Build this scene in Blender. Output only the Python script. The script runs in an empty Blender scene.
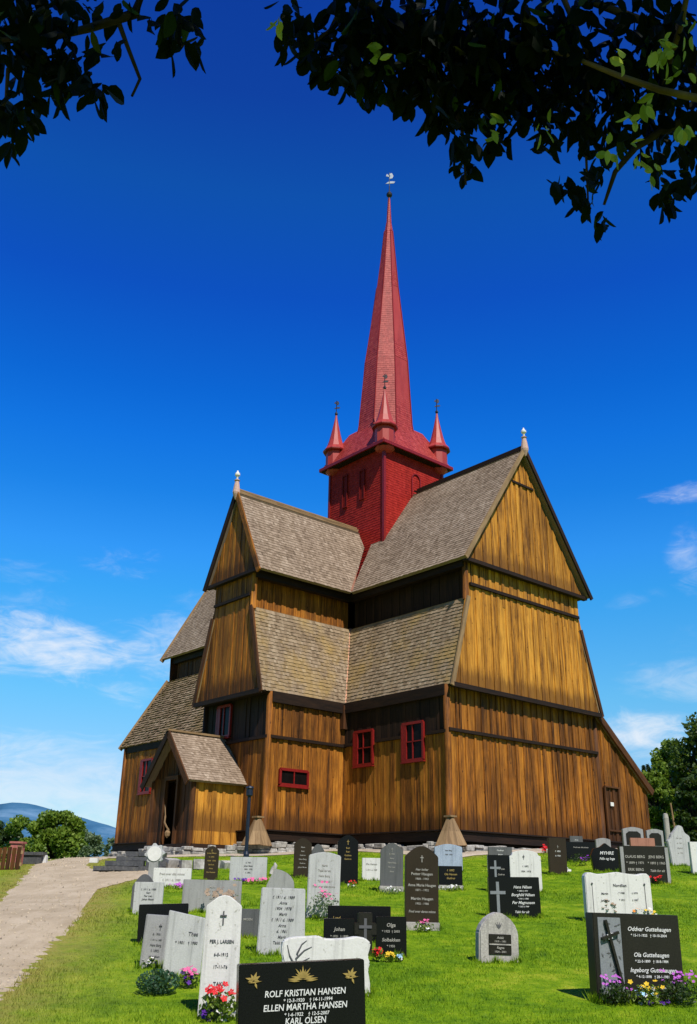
import bpy, bmesh, math, random
import numpy as np
from mathutils import Vector, Matrix
random.seed(11); RNG = np.random.default_rng(7)
C = bpy.context.scene.collection
R = math.radians
# ------------------------------------------------------------------ camera numbers
F, PITCH, ROLL, W_, H_ = 919.6, R(22.276), R(.946), 697, 1024
CP, SP = math.cos(PITCH), math.sin(PITCH)
def ray(u, v):
    x = (u-W_/2)/F; y = (H_/2-v)/F
    x, y = x*math.cos(ROLL)-y*math.sin(ROLL), x*math.sin(ROLL)+y*math.cos(ROLL)
    return Vector((x, CP-y*SP, SP+y*CP))
def proj(P):
    yc = P[1]*CP+P[2]*SP; zc = -P[1]*SP+P[2]*CP
    u, v = F*P[0]/yc, F*zc/yc
    u, v = u*math.cos(ROLL)+v*math.sin(ROLL), -u*math.sin(ROLL)+v*math.cos(ROLL)
    return W_/2+u, H_/2-v, yc
# ------------------------------------------------------------------ ground height
PY = [-400, -20, 0, 8, 11, 15, 19, 25, 31, 36, 40, 60, 9000]
PZ = [-8, -2.2, -1.7, -1.5, -1.28, -.95, -.55, .0, .68, 1.24, 1.45, 1.6, 1.6]
def sstep(x, a, b):
    t = np.clip((x-a)/(b-a), 0, 1); return t*t*(3-2*t)
def ground(X, Y):
    X = np.asarray(X, float); Y = np.asarray(Y, float)
    z = (np.interp(Y-1.5, PY, PZ)+np.interp(Y, PY, PZ)+np.interp(Y+1.5, PY, PZ))/3
    lat = np.where(X < 0, .053*np.maximum(X, -40), .022*np.minimum(X, 60))
    z = z+lat*sstep(Y, 16, 46)
    lw = 1-sstep(X, -6, 22)
    d = np.maximum(0, Y-54)
    z = z-lw*np.minimum(d*d*.006, 8+d*.16)*(1-sstep(Y, 400, 1500)*.6)
    z = z+(1-lw)*np.minimum(d*.075, 30)
    z = z+.035*np.sin(X*.9+Y*.37)*np.sin(Y*.71-X*.2)*sstep(Y, 6, 14)
    return z
def gz(x, y): return float(ground(x, y))
def place(u, v):
    d = ray(u, v); t0 = 3.0; t = 3.0
    while t < 140:
        p = d*t
        if p.z < gz(p.x, p.y): break
        t0 = t; t += .25
    lo, hi = t0, t
    for _ in range(18):
        m = (lo+hi)/2; p = d*m
        if p.z < gz(p.x, p.y): hi = m
        else: lo = m
    p = d*hi
    return Vector((p.x, p.y, gz(p.x, p.y)))
def top_for(P, vtop):
    lo, hi = .02, 30
    for _ in range(30):
        m = (lo+hi)/2
        if proj((P[0], P[1], P[2]+m))[1] > vtop: lo = m
        else: hi = m
    return lo
# ------------------------------------------------------------------ materials
class NT:
    def __init__(s, tree): s.t = tree; s.n = tree.nodes; s.l = tree.links
    def new(s, t, **k):
        n = s.n.new(t)
        for a, b in k.items():
            if a.startswith('i_'):
                key = a[2:]; key = int(key) if key.isdigit() else key.replace('_', ' ')
                n.inputs[key].default_value = b
            else: setattr(n, a, b)
        return n
    def link(s, a, b): s.l.new(a, b)
    def math(s, op, a, b=None, c=None, clamp=False):
        n = s.n.new('ShaderNodeMath'); n.operation = op; n.use_clamp = clamp
        for i, x in enumerate((a, b, c)):
            if x is None: continue
            if isinstance(x, (int, float)): n.inputs[i].default_value = x
            else: s.l.new(x, n.inputs[i])
        return n.outputs[0]
    def mix(s, f, a, b, mode='MIX'):
        n = s.n.new('ShaderNodeMix'); n.data_type = 'RGBA'; n.blend_type = mode
        for x, i in ((f, 0), (a, 6), (b, 7)):
            if isinstance(x, (int, float)): n.inputs[i].default_value = x
            elif isinstance(x, tuple): n.inputs[i].default_value = x if len(x) == 4 else (*x, 1)
            else: s.l.new(x, n.inputs[i])
        return n.outputs[2]
    def ramp(s, f, stops, interp='LINEAR'):
        n = s.n.new('ShaderNodeValToRGB'); r = n.color_ramp; r.interpolation = interp
        while len(r.elements) < len(stops): r.elements.new(.5)
        for e, (p, c) in zip(r.elements, stops):
            e.position = p; e.color = (c, c, c, 1) if isinstance(c, (int, float)) else (*c, 1)
        if f is not None: s.l.new(f, n.inputs[0])
        return n.outputs[0]
    def noise(s, vec, scale, detail=4, rough=.55, dist=0):
        n = s.n.new('ShaderNodeTexNoise'); n.inputs['Scale'].default_value = scale
        n.inputs['Detail'].default_value = detail; n.inputs['Roughness'].default_value = rough
        n.inputs['Distortion'].default_value = dist
        if vec is not None: s.l.new(vec, n.inputs['Vector'])
        return n.outputs[0]
    def mapping(s, vec, scale=(1, 1, 1), loc=(0, 0, 0)):
        n = s.n.new('ShaderNodeMapping'); n.inputs['Scale'].default_value = scale; n.inputs['Location'].default_value = loc
        s.l.new(vec, n.inputs['Vector']); return n.outputs[0]
def mat(name):
    m = bpy.data.materials.new(name); m.use_nodes = True
    nt = NT(m.node_tree); b = m.node_tree.nodes['Principled BSDF']
    return m, nt, b
def bump(nt, b, h, strength=.4, dist=.02):
    n = nt.new('ShaderNodeBump'); n.inputs['Strength'].default_value = strength; n.inputs['Distance'].default_value = dist
    nt.link(h, n.inputs['Height']); nt.link(n.outputs[0], b.inputs['Normal'])
def rnd_attr(nt, name='rnd'):
    return nt.new('ShaderNodeAttribute', attribute_name=name).outputs['Fac']
def wood_mat(name, c_light, c_mid, c_dark, dark_amt=.5):
    m, nt, b = mat(name)
    uv = nt.new('ShaderNodeUVMap', uv_map='uv').outputs[0]
    r = rnd_attr(nt)
    off = nt.new('ShaderNodeCombineXYZ'); nt.link(nt.math('MULTIPLY', r, 37.0), off.inputs[1])
    nt.link(nt.math('MULTIPLY', r, 11.0), off.inputs[0])
    add = nt.new('ShaderNodeVectorMath', operation='ADD'); nt.link(uv, add.inputs[0]); nt.link(off.outputs[0], add.inputs[1])
    g = nt.noise(nt.mapping(add.outputs[0], (13, .8, 1)), 1.0, 7, .68, .3)
    g2 = nt.noise(nt.mapping(add.outputs[0], (60, 2.2, 1)), 1.0, 4, .7)
    g = nt.math('ADD', nt.math('MULTIPLY', g, .70), nt.math('MULTIPLY', nt.noise(nt.mapping(add.outputs[0], (34, 1.6, 1)), 1.0, 5, .8), .30))
    base = nt.ramp(nt.math('ADD', nt.math('MULTIPLY', nt.math('ADD', nt.math('MULTIPLY', nt.math('SUBTRACT', g, .5), 1.35), .5), .75), nt.math('MULTIPLY', nt.math('SUBTRACT', r, .5), .19)),
                   [(.20, c_dark), (.38, c_mid), (.56, c_light), (.8, tuple(min(1, x*1.15) for x in c_light))])
    # broad weather stains that run down the wall
    geo = nt.new('ShaderNodeTexCoord').outputs['Object']
    st = nt.math('ADD', nt.math('MULTIPLY', nt.noise(nt.mapping(uv, (5.5, .30, 1)), 1.0, 6, .7, .5), .55), nt.math('MULTIPLY', nt.noise(nt.mapping(uv, (.8, .34, 1), (9, 4, 0)), 1.0, 5, .65, .8), .45))
    st = nt.ramp(st, [(.43, 0.0), (.62, 1.0)])
    sep = nt.new('ShaderNodeSeparateXYZ'); nt.link(uv, sep.inputs[0])
    spz = nt.new('ShaderNodeSeparateXYZ'); nt.link(geo, spz.inputs[0]); z = spz.outputs[2]; low = None
    for lv in (12.66-1.2, 7.4-1.2, 2.0-1.2):        # water collects and stains the boards just above each ledge
        q = nt.math('SUBTRACT', 1.0, nt.math('DIVIDE', nt.math('ABSOLUTE', nt.math('SUBTRACT', z, lv+.1)), 1.7), clamp=True)
        q = nt.math('MULTIPLY', q, nt.math('GREATER_THAN', z, lv-.02)); low = q if low is None else nt.math('MAXIMUM', low, q)
    fr = nt.noise(nt.mapping(uv, (7, .5, 1), (2, 9, 0)), 1.0, 6, .75)
    low = nt.math('MULTIPLY', nt.math('SUBTRACT', nt.math('ADD', low, fr), .98, clamp=True), 3.2, clamp=True)
    st = nt.math('MAXIMUM', st, low)
    col = nt.mix(nt.math('MULTIPLY', st, dark_amt), base, c_dark)
    kn = nt.noise(nt.mapping(add.outputs[0], (9, 5, 1)), 1.0, 2, .4)
    kn = nt.ramp(kn, [(.70, 0.0), (.76, .8)])
    col = nt.mix(kn, col, tuple(x*.45 for x in c_dark))
    nt.link(col, b.inputs['Base Color']); b.inputs['Roughness'].default_value = .72
    b.inputs['Specular IOR Level'].default_value = .25
    bump(nt, b, nt.math('ADD', g, nt.math('MULTIPLY', g2, .6)), .5, .02)
    return m
def shingle_mat(name, stops, rough=.85, spec=.2, moss=None, bmp=.5):
    m, nt, b = mat(name)
    uv = nt.new('ShaderNodeUVMap', uv_map='uv').outputs[0]
    r = rnd_attr(nt)
    n1 = nt.noise(nt.mapping(uv, (.45, .45, 1)), 1.0, 5, .6)
    n2 = nt.noise(nt.mapping(uv, (30, 3, 1)), 1.0, 4, .6)
    f = nt.math('ADD', nt.math('MULTIPLY', r, .40), nt.math('ADD', nt.math('MULTIPLY', n1, .40), nt.math('MULTIPLY', n2, .25)))
    col = nt.ramp(f, stops); sk_ = nt.noise(nt.mapping(uv, (2.6, .22, 1), (1, 7, 0)), 1.0, 6, .7)
    col = nt.mix(nt.ramp(sk_, [(.46, 0.0), (.72, .55)]), col, nt.mix(1.0, col, (.50, .46, .44), 'MULTIPLY'))
    if moss:
        mo = nt.noise(nt.mapping(uv, (.7, .5, 1), (3, 5, 0)), 1.0, 6, .65)
        col = nt.mix(nt.ramp(mo, [(.47, 0.0), (.66, .75)]), col, moss)
    nt.link(col, b.inputs['Base Color']); b.inputs['Roughness'].default_value = rough
    b.inputs['Specular IOR Level'].default_value = spec
    bump(nt, b, n2, bmp, .02)
    return m
def plain_mat(name, col, rough=.6, spec=.4, var=.25, scale=8, metal=0, bmp=.2, alt=None):
    m, nt, b = mat(name)
    tc = nt.new('ShaderNodeTexCoord').outputs['Object']
    n = nt.noise(tc, scale, 6, .6)
    lo = tuple(x*(1-var) for x in col); hi = tuple(min(1, x*(1+var)) for x in (alt or col))
    nt.link(nt.ramp(n, [(.32, lo), (.68, hi)]), b.inputs['Base Color'])
    b.inputs['Roughness'].default_value = rough; b.inputs['Specular IOR Level'].default_value = spec; b.inputs['Metallic'].default_value = metal
    if bmp: bump(nt, b, n, bmp, .01)
    return m
def granite(name, col, spk, rough=.45, spec=.5, amt=.5, stain=.25, scale=60):
    m, nt, b = mat(name)
    tc = nt.new('ShaderNodeTexCoord').outputs['Object']
    n = nt.noise(tc, scale, 3, .7); n2 = nt.noise(tc, scale*3.1, 2, .6); n3 = nt.noise(nt.mapping(tc, (3, 3, 1.4)), 1.5, 6, .65)
    f = nt.ramp(nt.math('ADD', nt.math('MULTIPLY', n, .6), nt.math('MULTIPLY', n2, .4)), [(.40, 0.0), (.62, 1.0)])
    c = nt.mix(nt.math('MULTIPLY', f, amt), col, spk)
    c = nt.mix(nt.math('MULTIPLY', nt.ramp(n3, [(.45, 0.0), (.72, 1.0)]), stain), c, tuple(x*.45 for x in col))
    if rough >= .45:
        li = nt.noise(nt.mapping(tc, (1, 1, 1), (4, 8, 2)), 11, 5, .7); c = nt.mix(nt.ramp(li, [(.60, 0.0), (.66, .55)]), c, (.16, .15, .09)); run = nt.noise(nt.mapping(tc, (16, 16, .9)), 1.0, 4, .6); c = nt.mix(nt.ramp(run, [(.52, 0.0), (.75, .45)]), c, tuple(x*.42 for x in col))
    nt.link(c, b.inputs['Base Color']); b.inputs['Roughness'].default_value = rough; b.inputs['Specular IOR Level'].default_value = spec
    bump(nt, b, n, .12 if rough < .4 else .45, .006)
    return m
def leaf_mat(name, c0, c1, c2, trans=.35, rough=.5, spec=.35):
    m, nt, b = mat(name)
    col = nt.ramp(rnd_attr(nt), [(.0, c0), (.5, c1), (1.0, c2)])
    nt.link(col, b.inputs['Base Color']); b.inputs['Roughness'].default_value = rough; b.inputs['Specular IOR Level'].default_value = spec
    tr = nt.new('ShaderNodeBsdfTranslucent'); nt.link(nt.mix(.5, col, (.25, .35, .02), 'MIX'), tr.inputs[0])
    mx = nt.new('ShaderNodeMixShader'); mx.inputs[0].default_value = trans
    nt.link(b.outputs[0], mx.inputs[1]); nt.link(tr.outputs[0], mx.inputs[2])
    nt.link(mx.outputs[0], nt.n['Material Output'].inputs[0])
    return m
M = {}
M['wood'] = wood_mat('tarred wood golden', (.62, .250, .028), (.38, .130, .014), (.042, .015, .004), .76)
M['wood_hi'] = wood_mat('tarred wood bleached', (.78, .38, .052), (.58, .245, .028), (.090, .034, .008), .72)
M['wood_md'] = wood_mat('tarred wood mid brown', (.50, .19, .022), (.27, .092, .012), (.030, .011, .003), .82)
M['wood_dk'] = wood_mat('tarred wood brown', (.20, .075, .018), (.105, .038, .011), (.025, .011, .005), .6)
M['wood_blk'] = wood_mat('tarred wood nearly black', (.050, .022, .010), (.026, .012, .006), (.008, .004, .003), .5)  # dark trim, and painted eave shade on the walls below the roofs
M['wood_gr'] = wood_mat('weathered wood', (.45, .30, .16), (.30, .19, .095), (.10, .06, .03), .4)
M['shing'] = shingle_mat('wood shingle grey', [(.15, (.105, .075, .052)), (.42, (.245, .178, .126)), (.62, (.345, .262, .195)), (.9, (.52, .42, .33))])
M['shing_old'] = shingle_mat('wood shingle old', [(.15, (.10, .066, .04)), (.42, (.21, .145, .09)), (.62, (.31, .23, .15)), (.9, (.46, .36, .25))], moss=(.20, .14, .06))
M['shing_gold'] = shingle_mat('wood shingle mossy', [(.15, (.11, .074, .045)), (.42, (.24, .17, .108)), (.62, (.33, .245, .165)), (.9, (.48, .38, .27))], moss=(.38, .25, .085))
M['red'] = shingle_mat('red painted shingle wall', [(.15, (.22, .010, .007)), (.45, (.34, .017, .012)), (.65, (.41, .025, .018)), (.9, (.48, .042, .030))], .7, .15)
M['red_roof'] = shingle_mat('red painted roof shingle', [(.15, (.24, .020, .016)), (.45, (.38, .038, .032)), (.65, (.46, .062, .052)), (.9, (.58, .12, .10))], .48, .4, bmp=.25)
M['red_trim'] = plain_mat('red paint', (.22, .010, .009), .45, .4, .2, 12)
M['red_dk'] = plain_mat('dark red paint', (.17, .008, .006), .7, .15, .3, 12)
M['red_pole'] = plain_mat('faded red wood', (.42, .14, .12), .7, .3, .25, 12)
M['glass'] = plain_mat('dark window glass', (.008, .006, .006), .25, .12, .3, 3, bmp=0)
M['iron'] = plain_mat('wrought iron', (.03, .03, .035), .5, .5, .3, 30, .6)
M['blue_post'] = plain_mat('dark blue grey paint', (.012, .02, .04), .45, .3, .2, 12)
M['pale_metal'] = plain_mat('pale weather vane metal', (.16, .19, .23), .4, .5, .2, 30, .4)
M['copper'] = plain_mat('valley flashing copper', (.42, .20, .12), .45, .5, .3, 6, .5)
M['pinkwood'] = plain_mat('carved finial wood', (.55, .36, .30), .7, .3, .25, 20)
M['white'] = plain_mat('white paint', (.78, .76, .74), .6, .3, .08, 12)
M['slate'] = granite('slate slabs', (.06, .062, .066), (.17, .17, .17), .6, .4, .5, .4, 12)
M['field'] = granite('field stones', (.30, .285, .26), (.58, .56, .52), .85, .2, .8, .8, 4)
# gravestone stones
M['g_black'] = granite('black polished granite', (.006, .006, .007), (.014, .014, .016), .22, .3, .5, .1)
M['g_dark'] = granite('dark grey polished granite', (.016, .015, .012), (.045, .042, .034), .32, .25, .6, .2)
M['g_brown'] = granite('brown black granite', (.026, .018, .010), (.062, .045, .028), .38, .3, .6, .3)
M['g_mid'] = granite('mid grey granite', (.085, .088, .092), (.18, .18, .182), .5, .4, .6, .3)
M['g_grey'] = granite('grey granite', (.29, .29, .29), (.46, .455, .45), .65, .35, .6, .35)
M['g_light'] = granite('light grey granite', (.46, .465, .465), (.66, .66, .65), .7, .3, .6, .30)
M['g_white'] = granite('white marble', (.70, .69, .67), (.82, .81, .80), .6, .35, .5, .16, 25)
M['g_blue'] = granite('blue grey gneiss', (.30, .37, .50), (.55, .60, .70), .6, .35, .6, .45, 30)
M['g_rough'] = granite('rough pale granite', (.34, .32, .30), (.60, .57, .53), .85, .2, .8, .5, 35)
M['g_red'] = granite('red brown granite', (.36, .15, .10), (.50, .27, .20), .6, .3, .6, .3)
M['silver'] = granite('satin silver grey panel', (.20, .215, .235), (.34, .36, .38), .4, .4, .5, .2)
M['ink_white'] = plain_mat('white lettering', (.72, .72, .72), .5, .3, .05, 12, bmp=0)
M['ink_grey'] = plain_mat('grey lettering', (.11, .11, .12), .6, .3, .1, 12, bmp=0)
M['ink_pale'] = plain_mat('pale engraved lettering', (.40, .38, .35), .6, .3, .1, 12, bmp=0)
M['ink_gold'] = plain_mat('gold lettering', (.62, .42, .14), .35, .5, .15, 12, .5, 0)
M['leaf'] = leaf_mat('broad leaf', (.045, .10, .008), (.14, .23, .022), (.28, .38, .05))
M['leaf_dk'] = leaf_mat('dark leaf', (.008, .022, .006), (.022, .050, .010), (.060, .105, .018), .25)
M['leaf_mid'] = leaf_mat('mid leaf', (.015, .038, .007), (.040, .080, .014), (.095, .145, .022), .3)
M['leaf_sil'] = leaf_mat('silver green leaf', (.06, .11, .05), (.13, .20, .10), (.24, .32, .18))
M['leaf_blue'] = leaf_mat('blue green needle', (.015, .045, .025), (.045, .115, .060), (.10, .20, .10))
M['leaf_con'] = leaf_mat('conifer foliage', (.006, .018, .010), (.015, .038, .016), (.035, .065, .022), .15)
M['leaf_over'] = leaf_mat('overhanging leaf painted in shade', (.002, .005, .002), (.004, .008, .002), (.040, .075, .010), .05, .6, .05)  # near-black base colour paints the backlit shade, bright end the lit leaves
M['leaf_sun_paint'] = leaf_mat('leaf painted sunlit', (.16, .24, .02), (.34, .44, .05), (.55, .62, .12), .5)
M['bark'] = plain_mat('bark', (.040, .030, .024), .9, .2, .4, 9, bmp=.6)
M['bark_sun_paint'] = plain_mat('bark painted sunlit', (.12, .085, .05), .9, .2, .4, 9, bmp=.6)  # brighter copy of the bark, sunlight put into its colour
for k, c in dict(p_red=(.62, .015, .02), p_purple=(.24, .03, .42), p_pink=(.70, .12, .30), p_white=(.75, .75, .72), p_violet=(.09, .02, .26),
                 p_yellow=(.75, .50, .03), p_blue=(.35, .60, .80), p_orange=(.75, .25, .03), p_mauve=(.50, .12, .55), p_dry=(.30, .22, .15)).items():
    M[k] = plain_mat('petal '+k[2:], c, .6, .2, .2, 30, bmp=0)
# ------------------------------------------------------------------ mesh builder
class MB:
    def __init__(s): s.v = []; s.f = []; s.uv = []; s.r = []
    def face(s, pts, uvs=None, r=0.5):
        i = len(s.v); s.v += [tuple(p) for p in pts]; s.f.append(tuple(range(i, i+len(pts))))
        if uvs is None: uvs = [(p[0]+p[1], p[2]) for p in pts]
        s.uv += [tuple(q) for q in uvs]; s.r.append(r)
    def prism(s, poly, d, r=None, uvs=None):
        """poly (front, ccw seen from outside) pushed back by vector d"""
        r = random.random() if r is None else r
        s.face(poly, uvs, r)
        back = [Vector(p)-Vector(d) for p in poly]
        n = len(poly)
        uvs = uvs or [(p[0]+p[1], p[2]) for p in poly]
        for i in range(n):
            j = (i+1) % n
            s.face([poly[j], poly[i], back[i], back[j]], [uvs[j], uvs[i], uvs[i], uvs[j]], r)
        s.face(list(reversed(back)), list(reversed(uvs)), r)
    def box(s, c, size, rot=None, r=None):
        c = Vector(c); hx, hy, hz = [x/2 for x in size]; rot = rot or Matrix.Identity(3)
        r = random.random() if r is None else r
        P = [c+rot@Vector((x, y, z)) for x in (-hx, hx) for y in (-hy, hy) for z in (-hz, hz)]
        i = len(s.v); s.v += [tuple(p) for p in P]
        for q in ((0, 1, 3, 2), (4, 6, 7, 5), (0, 4, 5, 1), (2, 3, 7, 6), (0, 2, 6, 4), (1, 5, 7, 3)):
            s.f.append(tuple(i+k for k in q)); s.r.append(r)
            for k in q:
                l = (-1 if k < 4 else 1, -1 if k % 4 < 2 else 1, -1 if k % 2 == 0 else 1)
                s.uv.append((l[0]*hx+l[1]*hy, l[2]*hz))
    def beam(s, p0, p1, w, h, up=(0, 0, 1), r=None):
        p0, p1 = Vector(p0), Vector(p1); d = (p1-p0); L = d.length; d.normalize()
        side = d.cross(Vector(up)).normalized(); u = side.cross(d).normalized()
        r = random.random() if r is None else r
        P = []
        for q in (p0, p1):
            for (a, b) in ((-1, -1), (1, -1), (1, 1), (-1, 1)): P.append(q+side*a*w/2+u*b*h/2)
        i = len(s.v); s.v += [tuple(p) for p in P]
        for k in range(4):
            j = (k+1) % 4
            s.f.append((i+k, i+j, i+4+j, i+4+k)); s.r.append(r)
            x0 = k*.3
            s.uv += [(x0, 0), (x0+w, 0), (x0+w, L), (x0, L)]
        s.f.append((i+3, i+2, i+1, i)); s.r.append(r); s.uv += [(0, 0)]*4
        s.f.append((i+4, i+5, i+6, i+7)); s.r.append(r); s.uv += [(0, 0)]*4
    def tube(s, pts, rad, n=8, r=.5, cap=True):
        pts = [Vector(p) for p in pts]; rings = []
        for k, p in enumerate(pts):
            d = (pts[min(k+1, len(pts)-1)]-pts[max(k-1, 0)]).normalized()
            a = d.cross(Vector((0, 0, 1)) if abs(d.z) < .9 else Vector((1, 0, 0))).normalized(); b = a.cross(d)
            rr = rad[k] if isinstance(rad, (list, tuple)) else rad
            i = len(s.v); rings.append(i)
            for q in range(n):
                t = 2*math.pi*q/n; s.v.append(tuple(p+(a*math.cos(t)+b*math.sin(t))*rr))
        L = 0
        for k in range(len(pts)-1):
            L2 = L+(pts[k+1]-pts[k]).length
            for q in range(n):
                j = (q+1) % n
                s.f.append((rings[k]+q, rings[k]+j, rings[k+1]+j, rings[k+1]+q)); s.r.append(r)
                s.uv += [(q*.08, L), (q*.08+.08, L), (q*.08+.08, L2), (q*.08, L2)]
            L = L2
        if cap:
            for i in (rings[0], rings[-1]):
                s.f.append(tuple(range(i, i+n))); s.r.append(r); s.uv += [(0, 0)]*n
    def lathe(s, c, prof, n=16, r=.5, ang=0):
        """prof = [(radius, z)], around the vertical through c"""
        c = Vector(c); rings = []
        for (ra, z) in prof:
            rings.append(len(s.v))
            for q in range(n):
                t = 2*math.pi*q/n+ang; s.v.append((c.x+ra*math.cos(t), c.y+ra*math.sin(t), c.z+z))
        for k in range(len(prof)-1):
            for q in range(n):
                j = (q+1) % n
                s.f.append((rings[k]+q, rings[k]+j, rings[k+1]+j, rings[k+1]+q)); s.r.append(r+random.uniform(-.1, .1))
                w = max(prof[k][0], .05)*2*math.pi/n
                s.uv += [(q*w, prof[k][1]), (q*w+w, prof[k][1]), (q*w+w, prof[k+1][1]), (q*w, prof[k+1][1])]
        for i in (rings[0], rings[-1]):
            s.f.append(tuple(range(i, i+n))); s.r.append(r); s.uv += [(0, 0)]*n
    def build(s, name, m, parent=None, smooth=False):
        me = bpy.data.meshes.new(name); me.from_pydata(s.v, [], s.f); me.update()
        uv = me.uv_layers.new(name='uv'); uv.data.foreach_set('uv', np.array(s.uv, dtype=np.float32).ravel())
        at = me.attributes.new('rnd', 'FLOAT', 'FACE'); at.data.foreach_set('value', np.array(s.r, dtype=np.float32))
        if smooth: me.polygons.foreach_set('use_smooth', [True]*len(me.polygons))
        me.materials.append(M[m] if isinstance(m, str) else m)
        o = bpy.data.objects.new(name, me); C.objects.link(o)
        if parent: o.parent = parent
        return o
def np_mesh(name, V, k, rnd, m, parent=None):
    """V (n*k,3): n faces of k own vertices each"""
    n = len(V)//k
    me = bpy.data.meshes.new(name); me.vertices.add(len(V)); me.vertices.foreach_set('co', V.astype(np.float32).ravel())
    me.loops.add(n*k); me.loops.foreach_set('vertex_index', np.arange(n*k, dtype=np.int32))
    me.polygons.add(n); me.polygons.foreach_set('loop_start', np.arange(0, n*k, k, dtype=np.int32))
    me.update(calc_edges=True); me.validate()
    at = me.attributes.new('rnd', 'FLOAT', 'FACE'); at.data.foreach_set('value', rnd.astype(np.float32))
    me.materials.append(M[m] if isinstance(m, str) else m)
    o = bpy.data.objects.new(name, me); C.objects.link(o)
    if parent: o.parent = parent
    return o
def thing(name, label, cat, loc=(0, 0, 0), rz=0, group=None):
    o = bpy.data.objects.new(name, None); C.objects.link(o); o.location = loc; o.rotation_euler = (0, 0, rz)
    o.empty_display_size = .2; o['label'] = label; o['category'] = cat
    if group: o['group'] = group
    return o
def tag(o, label, cat, group=None, kind=None):
    o['label'] = label; o['category'] = cat
    if group: o['group'] = group
    if kind: o['kind'] = kind
    return o
def struct(o): o['kind'] = 'structure'; return o
# polygon clipping in (u,v)
def clip(poly, ax, val, keep_greater):
    out = []
    for i in range(len(poly)):
        p, q = poly[i], poly[(i+1) % len(poly)]
        a, b = p[ax]-val, q[ax]-val
        if not keep_greater: a, b = -a, -b
        if a >= 0: out.append(p)
        if (a > 0 > b) or (a < 0 < b):
            t = a/(a-b); out.append((p[0]+(q[0]-p[0])*t, p[1]+(q[1]-p[1])*t))
    return out
def frame_of(poly, n):
    n = Vector(n).normalized(); v = Vector((0, 0, 1)); v = (v-n*v.dot(n)).normalized(); u = v.cross(n).normalized()
    o = Vector(poly[0]); P = [((Vector(p)-o).dot(u), (Vector(p)-o).dot(v)) for p in poly]
    return o, u, v, n, P
def area2(P): return sum(P[i][0]*P[(i+1) % len(P)][1]-P[(i+1) % len(P)][0]*P[i][1] for i in range(len(P)))
def boards(mb, poly, n, w=.21, wk=1.12, back=.02, d0=.018, d1=.055, jit=.5, hide=None):
    o, u, v, n, P = frame_of(poly, n)
    if area2(P) < 0: P.reverse()
    us = [p[0] for p in P]; x = min(us); xe = max(us); k = 0
    uo = random.uniform(0, 50)
    while x < xe-1e-4:
        ww = w*wk*(1+random.uniform(-jit, jit))*(1 if k % 2 else .62)
        x1 = min(xe, x+ww)
        if xe-x1 < .05: x1 = xe
        S = clip(clip(P, 0, x, True), 0, x1, False)
        if len(S) >= 3:
            dep = (d0 if k % 2 else (d1 if n.x > .5 else .034))+random.uniform(-.007, .007)
            base = random.random()
            if random.random() < .05: base *= .4
            pts = [o+u*p[0]+v*p[1]+n*dep for p in S]
            uvs = [(p[0]+uo, o.z+p[1]*v.z) for p in S]
            mb.prism(pts, n*(dep+back), base, uvs)
        x = x1; k += 1
def shingles(mb, poly, n, course=.26, w=.17, lift=.035, slab=.10, jit=.3, ragged=0.0):
    course *= .55; w *= .66; lift *= .5
    o, u, v, n, P = frame_of(poly, n)
    if area2(P) < 0: P.reverse()
    uo = random.uniform(0, 50)
    if slab: mb.prism([o+u*p[0]+v*p[1] for p in P], n*slab, .3, [(p[0]+uo, p[1]) for p in P])
    y = min(p[1] for p in P); ye = max(p[1] for p in P)
    while y < ye-.02:
        y1 = min(ye, y+course); S = clip(clip(P, 1, y, True), 1, y1, False)
        if len(S) >= 3:
            x = min(p[0] for p in S); xe = max(p[0] for p in S)
            x -= random.uniform(0, w*.5)*0
            rowr = random.uniform(-.05, .05)
            while x < xe-1e-4:
                x1 = min(xe, x+w*(1+random.uniform(-jit, jit)))
                T = clip(clip(S, 0, x, True), 0, x1, False)
                if len(T) >= 3:
                    rr = min(1, max(0, random.gauss(.5, .22)+rowr)); lf = lift*random.uniform(.7, 1.35)+ragged*random.random()
                    drop = -random.uniform(0, .03+ragged*.5)
                    ylo = min(p[1] for p in T)
                    def lv(p):
                        t = (y1-p[1])/max(y1-y, 1e-5); t = min(1, max(0, t))
                        return o+u*(p[0])+v*(p[1]+(drop if p[1] < ylo+.01 else 0))+n*(.004+lf*t)
                    pts = [lv(p) for p in T]
                    mb.face(pts, [(p[0]+uo, p[1]) for p in T], rr)
                    # butt end
                    low = [i for i, p in enumerate(T) if p[1] < ylo+.01]
                    if len(low) >= 2:
                        a, b = T[low[0]], T[low[-1]]
                        if a[0] > b[0]: a, b = b, a
                        A, B = lv(a), lv(b)
                        mb.face([A-n*(lf+.004), B-n*(lf+.004), B, A], [(a[0]+uo, a[1]-.04), (b[0]+uo, b[1]-.04), (b[0]+uo, b[1]), (a[0]+uo, a[1])], rr*.75)
                x = x1
        y = y1
# ================================================================== CHURCH
PHI = R(49.25); X0, Y0 = 2.09, 45.0; Z0 = 1.2
church = thing('stave_church', 'tall brown tarred wooden stave church with grey shingle roofs and red spire', 'church', (X0, Y0, Z0), -PHI)
def L(a, b, h): return Vector((a, -b, h-Z0))
NA, NB = Vector((1, 0, 0)), Vector((0, -1, 0))
def loc_ray(u, v):
    d = ray(u, v); c, s = math.cos(PHI), math.sin(PHI)
    f = lambda x, y: (x*c-y*s, -x*s-y*c)
    o = f(-X0, -Y0); dd = f(d.x, d.y)
    return (o[0], o[1], 0), (dd[0], dd[1], d.z)
def hit(u, v, ax, val):
    o, d = loc_ray(u, v); k = (val-o[ax])/d[ax]
    return [o[i]+k*d[i] for i in range(3)]
HB, HS, HT, HE, HR1, HR2 = 2.0, 7.40, 11.07, 12.66, 18.86, 16.75
W1, W2, L1, L2 = 4.25, 2.03, 8.69, 9.34
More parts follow.
